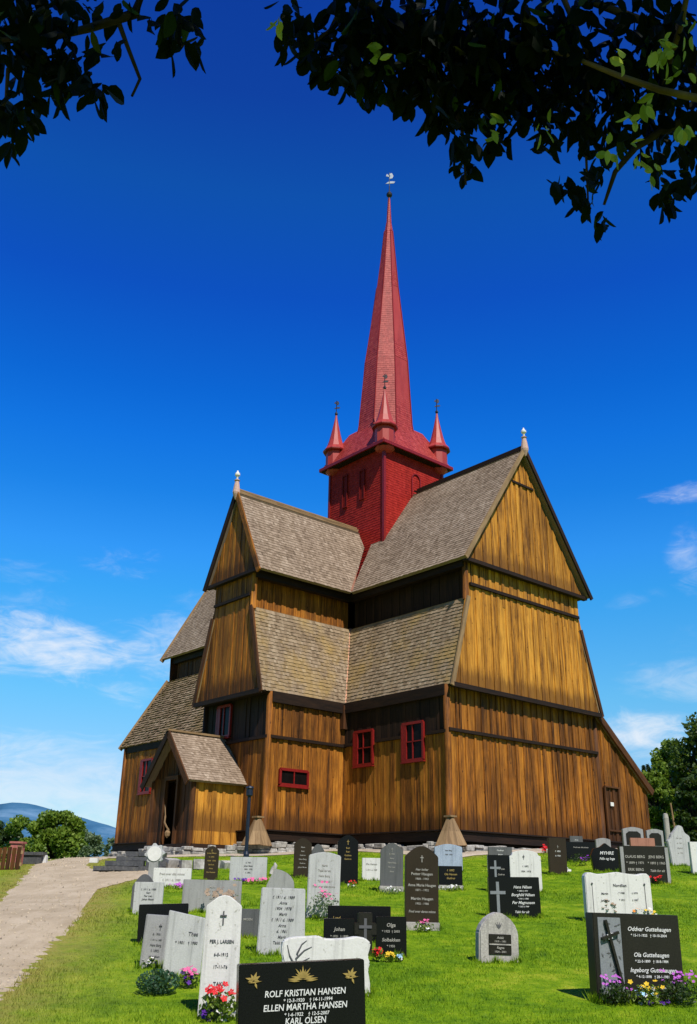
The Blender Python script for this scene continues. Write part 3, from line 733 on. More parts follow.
def vane(p, s, m, parent):
    mb = MB(); mb.tube([p, p+Vector((0, 0, s))], .025*s**.3, 6)
    d = Vector((math.cos(PHI), math.sin(PHI), 0))
    def pl(pts):
        w = Vector((d.y, -d.x, 0))*.015
        mb.prism([p+d*x*s+Vector((0, 0, z*s))-w for x, z in pts], w*-2, .5)
    pl([(-.18, .32), (.22, .36), (.28, .46), (.1, .48), (-.05, .44)]); pl([(-.02, .62), (.14, .66), (.2, .8), (.12, .98), (-.02, .92), (.05, .8)])
    pl([(-.16, .78), (-.02, .74), (-.02, .84), (-.12, .92)])
    return mb.build('weather_vane', m, parent)
vane(c+Vector((0, 0, 40.2)), 1.3, 'pale_metal', tower)
for sx in (1, -1):
    for sy in (1, -1):
        p = L(tc[0]+.04+sx*1.97, tc[1]+sy*1.97, 0)
        mb = MB(); mb.lathe(p, [(.10, 20.62), (.40, 20.74), (.52, 20.86), (.52, 22.12)], 10, .5, .3)
        t = mb.build('turret', 'red_roof', tower)
        mb = MB(); mb.lathe(p, [(.66, 22.08), (.68, 22.14), (.50, 22.36), (.37, 22.75), (.22, 23.4), (.09, 24.05), (.04, 24.4), (.03, 24.4)], 10, .5, .3)
        mb.build('turret_roof', 'red_roof', tower)
        mb = MB(); mb.lathe(p, [(.67, 22.02), (.70, 22.08), (.67, 22.14)], 10, .5, .3); mb.build('turret_moulding', 'red_trim', tower)
        mb = MB(); mb.lathe(p, [(.03, 24.35), (.085, 24.43), (.085, 24.50), (.03, 24.6)], 8); mb.build('turret_knob', 'iron', tower)
        vane(p+Vector((0, 0, 24.55)), .75, 'iron', tower)
# tower openings
for (a, h0, h1) in ((-1.05, 18.45, 20.25), (.30, 18.5, 20.1)):
    fr = MB()
    for x in (-.17, .17): fr.beam(L(a+x, tc[1]+WT, h0)+NB*.06, L(a+x, tc[1]+WT, h1)+NB*.06, .07, .05, (0, -1, 0), .8)
    fr.beam(L(a-.2, tc[1]+WT, h1)+NB*.06, L(a+.2, tc[1]+WT, h1)+NB*.06, .07, .07); fr.beam(L(a-.2, tc[1]+WT, h0)+NB*.06, L(a+.2, tc[1]+WT, h0)+NB*.06, .07, .07)
    fr.prism([L(a-.13, tc[1]+WT, h0)+NB*.045, L(a+.13, tc[1]+WT, h0)+NB*.045, L(a+.13, tc[1]+WT, h1)+NB*.045, L(a-.13, tc[1]+WT, h1)+NB*.045], NB*.01, .2)
    fr.build('shutter', 'red_dk', tower)
fr = MB(); b0 = -.15; ap = tc[0]+WT
for k in range(8):
    t0, t1 = math.pi*k/8, math.pi*(k+1)/8
    fr.beam(L(ap, b0+.3*math.cos(t0), 19.7+.35*math.sin(t0))+NA*.05, L(ap, b0+.3*math.cos(t1), 19.7+.35*math.sin(t1))+NA*.05, .05, .05, (1, 0, 0), .6)
for x in (-.3, .3): fr.beam(L(ap, b0+x, 18.5)+NA*.05, L(ap, b0+x, 19.7)+NA*.05, .05, .05, (1, 0, 0), .6)
fr.build('blind_window', 'red_trim', tower)
# ================================================================== LEAVES
def unit(n):
    v = RNG.normal(size=(n, 3)); return v/np.linalg.norm(v, axis=1, keepdims=True)
def leaf_quads(cent, ln, wd, axis=None, spread=1.0):
    n = len(cent)
    a = unit(n)*spread+(0 if axis is None else axis); a /= np.linalg.norm(a, axis=1, keepdims=True)
    b = np.cross(a, unit(n)); b /= np.linalg.norm(b, axis=1, keepdims=True)
    l = ln*RNG.uniform(.6, 1.3, (n, 1)); w = wd*RNG.uniform(.6, 1.3, (n, 1))
    V = np.stack([cent-a*l/2, cent+b*w/2, cent+a*l/2, cent-b*w/2], 1).reshape(-1, 3)
    return V
def pinwheel(cent, s, up=(0, -.5, .8)):
    """five-petalled little flowers facing roughly up, as quads"""
    out = []
    n = len(cent); nn = unit(n)*.5+np.array(up); nn /= np.linalg.norm(nn, axis=1, keepdims=True)
    a = np.cross(nn, unit(n)); a /= np.linalg.norm(a, axis=1, keepdims=True); b = np.cross(nn, a)
    for k in range(5):
        t = 2*math.pi*k/5; d = a*math.cos(t)+b*math.sin(t); e = a*math.cos(t+1.57)+b*math.sin(t+1.57)
        out.append(np.stack([cent, cent+d*s*.6+e*s*.38, cent+d*s+nn*s*.1, cent+d*s*.6-e*s*.38], 1))
    return np.concatenate(out, 0).reshape(-1, 3)
def make_tree(x, y, hgt, cr, label, lm='leaf', group=None, n=9000, leaf=.26, seed=0, squash=1.0, sub=0.0, kind='tree', low=.18, name='leafy_tree'):
    global RNG
    rs = random.Random(seed); RNG = np.random.default_rng(seed)
    z = gz(x, y)-sub; t = thing(name, label, kind, (x, y, z), rs.uniform(0, 6), group)
    mb = MB(); top = hgt*.62
    mb.tube([(0, 0, -.3), (rs.uniform(-.1, .1), rs.uniform(-.1, .1), top*.5), (rs.uniform(-.3, .3), rs.uniform(-.3, .3), top)], [hgt*.035, hgt*.027, hgt*.012], 8)
    tips = []
    for k in range(14):
        a = rs.uniform(0, 6.28); h0 = rs.uniform(.25, .62)*hgt; r = cr*rs.uniform(.45, .85)
        e = Vector((math.cos(a)*r, math.sin(a)*r, h0+rs.uniform(.1, .3)*hgt)); mid = Vector((math.cos(a)*r*.5, math.sin(a)*r*.5, h0+rs.uniform(.0, .12)*hgt))
        mb.tube([(0, 0, h0*.85), mid, e], [hgt*.014, hgt*.009, hgt*.003], 5, cap=False); tips.append(e)
    mb.build('trunk', 'bark', t)
    cs, rr = [], []
    nc = 75
    for k in range(nc):
        zc = rs.uniform(low, .97); f = math.sin(math.pi*min(1, max(0.02, (zc-low+.10)/(1.16-low))))**.6
        a = rs.uniform(0, 6.28); d = cr*f*math.sqrt(rs.uniform(.15, 1))*.86
        cs.append((math.cos(a)*d, math.sin(a)*d*squash, zc*hgt)); rr.append(cr*rs.uniform(.17, .36))
    cs = np.array(cs); rr = np.array(rr)
    idx = RNG.integers(0, nc, n); v = unit(n); rad = RNG.uniform(.35, 1.08, (n, 1))**.6
    p = cs[idx]+v*rad*rr[idx][:, None]*np.array([1, 1, .72]); p[:, 2] += RNG.normal(0, .05, n)
    V = leaf_quads(p, leaf, leaf*.62)
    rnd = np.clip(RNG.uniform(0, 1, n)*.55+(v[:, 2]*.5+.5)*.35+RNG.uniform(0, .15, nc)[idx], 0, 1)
    np_mesh('crown', V, 4, rnd, lm, t)
    return t
def make_conifer_quads(x, y, z, h, r, n, out, rnds, rs):
    t = RNG.uniform(0, 1, n)**.7; a = RNG.uniform(0, 6.28, n)
    lay = .75+.25*np.sin(t*h*5.0)
    rad = r*(1-t)*lay*RNG.uniform(.4, 1.05, n)
    p = np.stack([x+np.cos(a)*rad, y+np.sin(a)*rad, z+h*(.06+t*.94)-rad*.25], 1)
    ax = np.stack([np.cos(a), np.sin(a), np.full(n, -.35)], 1)
    out.append(leaf_quads(p, h*.075, h*.03, ax, .35)); rnds.append(RNG.uniform(0, 1, n))
# ================================================================== GROUND
def grid_axis(lo, hi, fine0, fine1, step, grow=1.25):
    xs = list(np.arange(fine0, fine1+1e-6, step)); s = step
    while xs[-1] < hi: s *= grow; xs.append(xs[-1]+s)
    s = step
    while xs[0] > lo: s *= grow; xs.insert(0, xs[0]-s)
    return np.array(xs)
def px_poly(pts): return [tuple(place(*p)[:2]) for p in pts]
def inside(X, Y, poly):
    c = np.zeros(X.shape, bool); n = len(poly)
    for i in range(n):
        x0, y0 = poly[i]; x1, y1 = poly[(i+1) % n]
        if y0 == y1: continue
        c ^= ((y0 > Y) != (y1 > Y)) & (X < (x1-x0)*(Y-y0)/(y1-y0)+x0)
    return c
def dist_line(X, Y, line):
    d = np.full(X.shape, 1e9)
    for (x0, y0), (x1, y1) in zip(line, line[1:]):
        dx, dy = x1-x0, y1-y0; t = np.clip(((X-x0)*dx+(Y-y0)*dy)/(dx*dx+dy*dy+1e-9), 0, 1)
        d = np.minimum(d, np.hypot(X-x0-t*dx, Y-y0-t*dy))
    return d
# the gravel road that climbs past the graves on the left, edges in metres
r_edge = px_poly([(0, 999), (14, 984), (30, 968), (44, 950), (62, 934), (77, 918), (82, 905), (88, 893), (92, 884), (90, 874), (87, 864)])
l_edge = [(r_edge[0][0]-2.9, r_edge[0][1]-.3), (r_edge[1][0]-2.9, r_edge[1][1]), (r_edge[2][0]-2.95, r_edge[2][1]), (r_edge[3][0]-2.9, r_edge[3][1]),
          (r_edge[4][0]-3.0, r_edge[4][1])] + px_poly([(-14, 920), (-2, 906), (9, 893), (19, 882), (28, 872), (37, 863)])
x0, y0 = r_edge[0]; xl, yl = l_edge[0]
r_edge = [(x0+.6, -6), (x0+.3, y0*.5)]+r_edge; l_edge = [(xl+.3, -6), (xl+.2, y0*.5)]+l_edge
xe, ye = r_edge[-1]; xm, ym = l_edge[-1]
r_edge += [(xe-.6, ye+8), (xe-3, ye+25), (xe-9, ye+60)]; l_edge += [(xm-.4, ye+8), (xm-2.5, ye+25), (xm-8.5, ye+60)]
road_poly = r_edge+l_edge[::-1]
def WL(a, b):
    c, s = math.cos(PHI), math.sin(PHI); return (X0+a*c-b*s, Y0-a*s-b*c)
bi = [WL(*p) for p in ((-17, 4), (-14, 5.0), (-9, 5.2), (-4, 5.2), (-2.6, 9.0), (-2.4, 10.6), (1, 10.8), (1.8, 8.4), (2.2, 4.6), (4, 4.4), (8.2, 4.4), (8.2, 0), (8.2, -9))]
bo = [WL(*p) for p in ((-18.5, 9), (-14, 10.6), (-9, 11.2), (-5.5, 11.8), (-4.2, 12.9), (-2.4, 13.6), (1.8, 12.7), (3.4, 10.3), (4.1, 7.2), (6, 6.4), (9.9, 6.3), (10, 0), (10.0, -9))]
yard_poly = bi+bo[::-1]
br_u = px_poly([(84, 867), (100, 872), (120, 872), (139, 871), (160, 866)]); br_l = px_poly([(78, 915), (98, 889), (129, 881), (160, 875), (188, 868)])
branch_poly = br_u+br_l[::-1]
XS = grid_axis(-9000, 9000, -32, 34, .5); YS = grid_axis(-900, 9000, -2, 66, .5)
GX, GY = np.meshgrid(XS, YS); GZ = ground(GX, GY)
# the ground under the church stays below its floor
V = np.stack([GX, GY, GZ], -1).reshape(-1, 3); nx, ny = len(XS), len(YS)
ii = np.arange(nx*ny).reshape(ny, nx)
Fq = np.stack([ii[:-1, :-1], ii[:-1, 1:], ii[1:, 1:], ii[1:, :-1]], -1).reshape(-1, 4)
me = bpy.data.meshes.new('ground'); me.vertices.add(len(V)); me.vertices.foreach_set('co', V.astype(np.float32).ravel())
me.loops.add(Fq.size); me.loops.foreach_set('vertex_index', Fq.astype(np.int32).ravel()); me.polygons.add(len(Fq))
me.polygons.foreach_set('loop_start', np.arange(0, Fq.size, 4, dtype=np.int32)); me.update(calc_edges=True)
me.polygons.foreach_set('use_smooth', [True]*len(Fq))
def dryness(X, Y):
    d = np.minimum(dist_line(X, Y, r_edge), dist_line(X, Y, l_edge))
    d2 = np.minimum(dist_line(X, Y, br_l), dist_line(X, Y, bo))
    return np.clip(np.exp(-(d/.75)**1.3)*1.0+np.exp(-(d2/.35)**1.5)*.6, 0, 1)
at = me.attributes.new('dry', 'FLOAT', 'POINT'); at.data.foreach_set('value', dryness(V[:, 0], V[:, 1]).astype(np.float32))
def grass_colour(nt, tc, r=None):
    n1 = nt.noise(tc, .40, 6, .7); n2 = nt.noise(nt.mapping(tc, (1, 1, 1), (7, 3, 0)), 2.6, 5, .65); n3 = nt.noise(tc, 14, 4, .7)
    c = nt.ramp(nt.math('ADD', nt.math('MULTIPLY', n1, .35), nt.math('ADD', nt.math('MULTIPLY', n2, .40), nt.math('MULTIPLY', n3, .25))),
                [(.36, (.045, .125, .002)), (.45, (.125, .250, .003)), (.53, (.225, .365, .005)), (.62, (.42, .48, .03)), (.72, (.55, .50, .09))])
    if r is not None: c = nt.mix(nt.ramp(r, [(.0, .0), (1.0, .75)]), c, nt.mix(.5, c, (.30, .42, .05), 'SCREEN'))
    d = nt.new('ShaderNodeAttribute', attribute_name='dry').outputs['Fac']
    f = nt.math('MULTIPLY', d, nt.ramp(nt.noise(tc, 3.5, 5, .7), [(.30, .35), (.55, 1.0)]), clamp=True)
    return nt.mix(f, c, (.40, .335, .085)), n3
m, nt, b = mat('lawn'); tc = nt.new('ShaderNodeTexCoord').outputs['Object']
c, n3 = grass_colour(nt, tc); nt.link(nt.mix(.25, c, (.03, .06, .005)), b.inputs['Base Color']); b.inputs['Roughness'].default_value = .9; b.inputs['Specular IOR Level'].default_value = .1
bump(nt, b, n3, .8, .05); M['lawn'] = m; me.materials.append(m)
go = bpy.data.objects.new('ground', me); C.objects.link(go); struct(go)
# gravel
def gravel(name, c0, c1, c2):
    m, nt, b = mat(name); tc = nt.new('ShaderNodeTexCoord').outputs['Object']
    n = nt.noise(tc, 1.1, 6, .65); n2 = nt.noise(tc, 34, 3, .7); n3 = nt.noise(nt.mapping(tc, (5, .6, 1)), 1.0, 4, .6)
    f = nt.math('ADD', nt.math('MULTIPLY', n, .45), nt.math('ADD', nt.math('MULTIPLY', n2, .3), nt.math('MULTIPLY', n3, .25)))
    nt.link(nt.ramp(f, [(.36, c0), (.5, c1), (.66, c2)]), b.inputs['Base Color']); b.inputs['Roughness'].default_value = .95
    b.inputs['Specular IOR Level'].default_value = .15; bump(nt, b, n2, .7, .03); M[name] = m
gravel('road gravel', (.36, .285, .185), (.47, .38, .26), (.60, .50, .36))
gravel('pale gravel', (.33, .27, .20), (.46, .385, .295), (.60, .52, .41))
def ground_tri(x, y):
    i = min(max(int(np.searchsorted(XS, x))-1, 0), nx-2); j = min(max(int(np.searchsorted(YS, y))-1, 0), ny-2)
    fx = (x-XS[i])/(XS[i+1]-XS[i]); fy = (y-YS[j])/(YS[j+1]-YS[j])
    return GZ[j, i]*(1-fx)*(1-fy)+GZ[j, i+1]*fx*(1-fy)+GZ[j+1, i+1]*fx*fy+GZ[j+1, i]*(1-fx)*fy
def resample(line, n):
    P = [Vector((x, y, 0)) for x, y in line]; d = [0]
    for a, b in zip(P, P[1:]): d.append(d[-1]+(b-a).length)
    out = []
    for k in range(n):
        t = d[-1]*k/(n-1); i = 0
        while i < len(d)-2 and d[i+1] < t: i += 1
        f = (t-d[i])/max(d[i+1]-d[i], 1e-6); out.append(P[i].lerp(P[i+1], f))
    return out
def sheet(name, A, B, n, k, lift, m, rag=.12):
    rs = random.Random(5); mb = MB(); rows = []
    sub = lambda line: [tuple(p[:2]) for p in line]
    # match by index (edges are given pairwise), then refine
    def dens(line):
        o = []; per = n//(len(line)-1)
        for a, b in zip(line, line[1:]):
            for q in range(per): o.append((a[0]+(b[0]-a[0])*q/per, a[1]+(b[1]-a[1])*q/per))
        return o+[line[-1]]
    DA, DB = dens(A), dens(B); V = []
    for a, b in zip(DA, DB):
        ja, jb = rs.uniform(-rag, rag), rs.uniform(-rag, rag); dx, dy = b[0]-a[0], b[1]-a[1]; dl = math.hypot(dx, dy)+1e-6
        a = (a[0]+dx/dl*ja, a[1]+dy/dl*ja); b = (b[0]+dx/dl*jb, b[1]+dy/dl*jb)
        for q in range(k+1):
            x = a[0]+(b[0]-a[0])*q/k; y = a[1]+(b[1]-a[1])*q/k
            edge = -.035 if q in (0, k) else 0
            V.append((x, y, ground_tri(x, y)+lift+edge))
    Fc = [(i*(k+1)+q, i*(k+1)+q+1, (i+1)*(k+1)+q+1, (i+1)*(k+1)+q) for i in range(len(DA)-1) for q in range(k)]
    me = bpy.data.meshes.new(name); me.from_pydata(V, [], Fc); me.materials.append(M[m]); me.polygons.foreach_set('use_smooth', [True]*len(Fc))
    o = bpy.data.objects.new(name, me); C.objects.link(o); return struct(o)
sheet('road', l_edge, r_edge, 190, 12, .035, 'road gravel')
sheet('path', br_u, br_l, 60, 10, .044, 'road gravel', .10)
sheet('gravel_yard', bi, bo, 150, 8, .050, 'pale gravel', .15)
def pebbles(n):
    Y = 9*(48/9)**RNG.uniform(0, 1, n); X = RNG.uniform(-1, .15, n)*(Y*.42+1.2)
    k = inside(X, Y, road_poly) | inside(X, Y, branch_poly); X, Y = X[k], Y[k]; n = len(X); Z = ground(X, Y)+.045; s_ = RNG.uniform(.008, .022, n)*(.5+Y/26); P = np.stack([X, Y, Z], 1)
    a = RNG.uniform(0, 6.28, n); c = [P+np.stack([np.cos(a+q)*s_, np.sin(a+q)*s_, -s_*.3], 1) for q in (0, 2.1, 4.2)]; top = P+np.stack([s_*.2, s_*.1, s_*.8], 1)
    T = np.stack([c[0], c[1], top, c[1], c[2], top, c[2], c[0], top], 1).reshape(-1, 3); return T, n
RNG = np.random.default_rng(9); T, n = pebbles(6000)
M['pebble'] = plain_mat('gravel pebble', (.42, .35, .25), .9, .2, .5, 3, bmp=0)
tag(np_mesh('loose_gravel', T, 3, np.repeat(RNG.uniform(0, 1, n), 3), 'pebble'), 'small loose stones scattered on the gravel road', 'gravel', kind='stuff')
# ------------------------------------------------------------------ grass blades
RNG = np.random.default_rng(3)
def blades(n, y0, y1, hmin, hmax, wid):
    Y = y0*(y1/y0)**RNG.uniform(0, 1, n); X = RNG.uniform(-1, 1, n)*(Y*.42+1.2)
    keep = ~(inside(X, Y, road_poly) | inside(X, Y, yard_poly) | inside(X, Y, branch_poly))
    c, s = math.cos(PHI), math.sin(PHI); a = (X-X0)*c-(Y-Y0)*s; bb = -(X-X0)*s-(Y-Y0)*c
    keep &= ~((np.abs(a) < 8.6) & (np.abs(bb) < 5.0)) & ~((np.abs(a) < 2.5) & (np.abs(bb) < 9))
    X, Y = X[keep], Y[keep]; n = len(X); Z = ground(X, Y)
    h = RNG.uniform(hmin, hmax, n)*(.75+.5*np.sin(X*1.3+1)*np.sin(Y*1.1)); w = wid*(Y/12); t = RNG.uniform(0, 6.28, n); le = RNG.normal(0, .5, (n, 2))
    dx, dy = np.cos(t)*w/2, np.sin(t)*w/2
    V = np.stack([np.stack([X-dx, Y-dy, Z-.01], 1), np.stack([X+dx, Y+dy, Z-.01], 1), np.stack([X+le[:, 0]*h, Y+le[:, 1]*h, Z+h], 1)], 1).reshape(-1, 3)
    return V, X, Y, n
parts = [blades(230000, 8.5, 36, .02, .055, .013)]
Vg = np.concatenate([p[0] for p in parts]); Xg = np.concatenate([p[1] for p in parts]); Yg = np.concatenate([p[2] for p in parts])
m, nt, b = mat('grass blades'); tc = nt.new('ShaderNodeTexCoord').outputs['Object']
c, n3 = grass_colour(nt, tc, rnd_attr(nt)); nt.link(c, b.inputs['Base Color']); b.inputs['Roughness'].default_value = .6; b.inputs['Specular IOR Level'].default_value = .2
tr = nt.new('ShaderNodeBsdfTranslucent'); nt.link(c, tr.inputs[0]); mx = nt.new('ShaderNodeMixShader'); mx.inputs[0].default_value = .35
nt.link(b.outputs[0], mx.inputs[1]); nt.link(tr.outputs[0], mx.inputs[2]); nt.link(mx.outputs[0], nt.n['Material Output'].inputs[0]); M['blades'] = m
gr = np_mesh('grass', Vg, 3, RNG.uniform(0, 1, len(Xg)), 'blades')
at = gr.data.attributes.new('dry', 'FLOAT', 'FACE'); at.data.foreach_set('value', dryness(Xg, Yg).astype(np.float32))
tag(gr, 'short mown bright green churchyard grass with dry yellow patches along the road', 'grass', kind='stuff')
# ================================================================== MOUNTAIN AND FAR THINGS
ridge = [(-260, 838), (-160, 826), (-60, 809), (-20, 806), (0, 804.5), (15, 802), (34, 804.5), (56, 811), (84, 818), (114, 827), (150, 838), (200, 852), (300, 868), (460, 880)]
prs = []
for u, v in ridge:
    d = ray(u, v); k = 5200/d.y; prs.append(d*k)
V = []; n_ = 90; rws = 14; rs = random.Random(4)
lu = [ridge[0][0]+(ridge[-1][0]-ridge[0][0])*i/n_ for i in range(n_+1)]
for j in range(rws+1):
    for i, u in enumerate(lu):
        v = float(np.interp(u, [p[0] for p in ridge], [p[1] for p in ridge])); d = ray(u, v); p = d*(5200/d.y)
        f = j/rws; y = p.y-f*2600; x = p.x*(1-.18*f); z = p.z*(1-f)**1.2+(-160)*f+rs.uniform(-1, 1)*7*(1 if j else .5)*(f+.15)*3*(1-f)
        V.append((x, y, z))
Fc = [(j*(n_+1)+i, j*(n_+1)+i+1, (j+1)*(n_+1)+i+1, (j+1)*(n_+1)+i) for j in range(rws) for i in range(n_)]
me = bpy.data.meshes.new('mountain'); me.from_pydata(V, [], Fc)
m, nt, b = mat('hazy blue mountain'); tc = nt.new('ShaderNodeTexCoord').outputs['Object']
n = nt.noise(tc, .0022, 8, .65, .4); nt.link(nt.ramp(n, [(.36, (.030, .105, .20)), (.5, (.055, .155, .27)), (.64, (.15, .27, .40))]), b.inputs['Base Color'])  # distance haze is mixed into the bluish base colour
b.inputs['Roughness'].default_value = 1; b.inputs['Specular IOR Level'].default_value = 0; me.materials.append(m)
mo = bpy.data.objects.new('mountain', me); C.objects.link(mo); struct(mo)
# trees beyond the crest on the left (x px, y px of the top, distance, crown radius px)
def tree_at(u, vtop, Y, rpx, label, lm='leaf', n=8000, leaf=.26, seed=1, zoff=0.0, **k):
    d = ray(u, vtop); p = d*(Y/d.y); zb = gz(p.x, Y)+zoff; yc = p.y*CP+p.z*SP
    h = p.z-zb; r = rpx*yc/F
    return make_tree(p.x, Y, h, r, label, lm, n=n, leaf=leaf, seed=seed, **k)
TG = 'trees beyond the road crest on the left'
tree_at(60, 812, 76, 31, 'bright green round leafy tree, largest of those beyond the road crest', 'leaf', 22000, .34, 2, group=TG, low=.1)
tree_at(28, 818, 92, 30, 'green leafy tree left of the round tree beyond the road', 'leaf', 16000, .36, 3, group=TG, low=.1)
tree_at(8, 820, 100, 26, 'dark green tree at the far left edge behind the wooden fence', 'leaf_dk', 12000, .40, 4, group=TG, low=.1)
tree_at(90, 828, 84, 19, 'pale silvery green tree right of the round tree beyond the road', 'leaf_sil', 9000, .30, 5, group=TG, low=.1)
tree_at(112, 833, 88, 9, 'small silvery shrub close against the far left corner of the church', 'leaf_sil', 3500, .28, 6, group=TG, low=.05)
tree_at(86, 846, 70, 9, 'low pale rounded bush at the foot of the silvery tree', 'leaf_sil', 2500, .22, 7, group=TG, low=.05, kind='bush', name='rounded_bush')
tree_at(40, 845, 70, 12, 'low green bush behind the white post by the road', 'leaf', 3000, .22, 8, group=TG, low=.05, kind='bush', name='rounded_bush')
TR = 'trees at the right edge behind the church'
tree_at(712, 722, 66, 50, 'tall dark green leafy tree at the right edge of the photo', 'leaf_mid', 16000, .36, 9, group=TR, low=.04)
tree_at(668, 742, 76, 26, 'mid green leafy tree between the church and the tall dark tree', 'leaf', 9000, .34, 10, group=TR, low=.04)
tree_at(652, 772, 72, 16, 'shorter green tree directly behind the right corner of the church', 'leaf', 6000, .30, 12, group=TR, low=.04)
tree_at(690, 778, 58, 18, 'dark bush like tree under the tall tree behind the pale pillar', 'leaf_dk', 6000, .28, 14, group=TR, low=.02)
# spruce wood on the slope behind them
RNG = np.random.default_rng(12); out, rn = [], []; rs = random.Random(8)
for k in range(90):
    y = rs.uniform(105, 190); u = rs.uniform(600, 760); d = ray(u, 800); x = d.x/d.y*y
    z = gz(x, y)-1; v_ = 752+abs(u-690)*.28+rs.uniform(-8, 10)+max(0, 660-u)*.5; dd = ray(u, v_); top = dd.z/dd.y*y
    if top-z < 4: continue
    make_conifer_quads(x, y, z, top-z, (top-z)*.17, 420, out, rn, rs)
wd = np_mesh('spruce_wood', np.concatenate(out), 4, np.concatenate(rn), 'leaf_con')
tag(wd, 'dark spruce forest on the slope behind the trees at the right', 'forest', kind='stuff')
# ================================================================== GRAVESTONES
BASES = []
def outline(shape, w, h, rs):
    hw = w/2; P = [(-hw, 0), (hw, 0)]
    def arc(x0, z0, x1, z1, rise, n=12):
        return [(x0+(x1-x0)*t, z0+(z1-z0)*t+rise*math.sin(math.pi*t)) for t in [i/n for i in range(n+1)]]
    if shape == 'rect': P += [(hw, h), (-hw, h)]
    elif shape == 'slant': P += [(hw, h*.90), (-hw, h)]
    elif shape == 'taper': P = [(-hw, 0), (hw, 0), (hw*.90, h), (-hw*.94, h)]
    elif shape == 'arch': P += arc(hw, h-w*.30, -hw, h-w*.30, w*.30)
    elif shape == 'round': P += arc(hw, h-w*.5, -hw, h-w*.5, w*.5, 16)
    elif shape == 'segment': P += arc(hw, h-w*.10, -hw, h-w*.10, w*.10)
    elif shape == 'peak': P += [(hw*.93, h-w*.26), (hw*.3, h-w*.03), (0, h), (-hw*.3, h-w*.03), (-hw*.93, h-w*.26)]
    elif shape == 'gothic': P += [(hw*.98, h*.60), (hw*.84, h*.74), (hw*.62, h*.86), (hw*.30, h*.96), (0, h), (-hw*.30, h*.96), (-hw*.62, h*.86), (-hw*.84, h*.74), (-hw*.98, h*.60)]
    elif shape == 'shoulder': P += [(hw, h*.86), (hw*.86, h*.87), (hw*.80, h*.93)]+arc(hw*.72, h*.95, -hw*.72, h*.95, h*.05, 8)+[(-hw*.80, h*.93), (-hw*.86, h*.87), (-hw, h*.86)]
    elif shape == 'scroll': P += [(hw*1.0, h*.9), (hw*.94, h*.97), (hw*.84, h*.985), (hw*.6, h*.95), (hw*.3, h*.97), (0, h), (-hw*.3, h*.97), (-hw*.6, h*.95), (-hw*.84, h*.985), (-hw*.94, h*.97), (-hw, h*.9)]
    elif shape == 'quarter': P = [(-hw, 0), (hw, 0), (hw, h*.3)]+[(-hw*.55+w*.78*math.cos(t), h*.3+h*.7*math.sin(t)) for t in [math.pi/2*i/8 for i in range(1, 9)]]+[(-hw*.62, h*.8), (-hw, h*.3)]
    elif shape == 'curve': P = [(-hw*.82, 0), (hw*.82, 0), (hw, h*.55), (hw*.8, h*.8), (hw*.35, h*.86), (0, h), (-hw*.35, h*.86), (-hw*.8, h*.8), (-hw, h*.55)]
    elif shape == 'rough':
        P = [(-hw, 0), (hw, 0)]; n = 9
        P += [(hw*(.97+rs.uniform(-.05, .03)), h*k/n) for k in range(2, n)]
        P += [(hw*(.85-1.7*k/8)+rs.uniform(-.02, .02)*w, h*(.96+rs.uniform(-.035, .04))) for k in range(9)]
        P += [(-hw*(.97+rs.uniform(-.05, .03)), h*k/n) for k in range(n-1, 1, -1)]
    elif shape == 'crag':
        P = [(-hw*.8, 0), (hw*.85, 0), (hw, h*.3), (hw*.93, h*.55), (hw*.98, h*.72), (hw*.55, h*.82), (hw*.42, h*.97), (hw*.05, h), (-hw*.25, h*.88), (-hw*.62, h*.76), (-hw*.72, h*.68), (-hw, h*.6), (-hw*.88, h*.3)]
    return P
def slab(name, P, th, m, parent, bev=.008, y=0, smooth=False):
    bm = bmesh.new(); vs = [bm.verts.new((x, y, z)) for x, z in P]; f = bm.faces.new(vs)
    r = bmesh.ops.extrude_face_region(bm, geom=[f]); bmesh.ops.translate(bm, verts=[v for v in r['geom'] if isinstance(v, bmesh.types.BMVert)], vec=(0, th, 0))
    bmesh.ops.recalc_face_normals(bm, faces=bm.faces)
    if bev:
        es = [e for e in bm.edges if len(e.link_faces) == 2 and e.calc_face_angle(0) > .3]
        bmesh.ops.bevel(bm, geom=es, offset=bev, segments=2, affect='EDGES', clamp_overlap=True)
    bmesh.ops.triangulate(bm, faces=[f for f in bm.faces if len(f.verts) > 4])
    me = bpy.data.meshes.new(name); bm.to_mesh(me); bm.free(); me.materials.append(M[m])
    o = bpy.data.objects.new(name, me); C.objects.link(o); o.parent = parent; return o
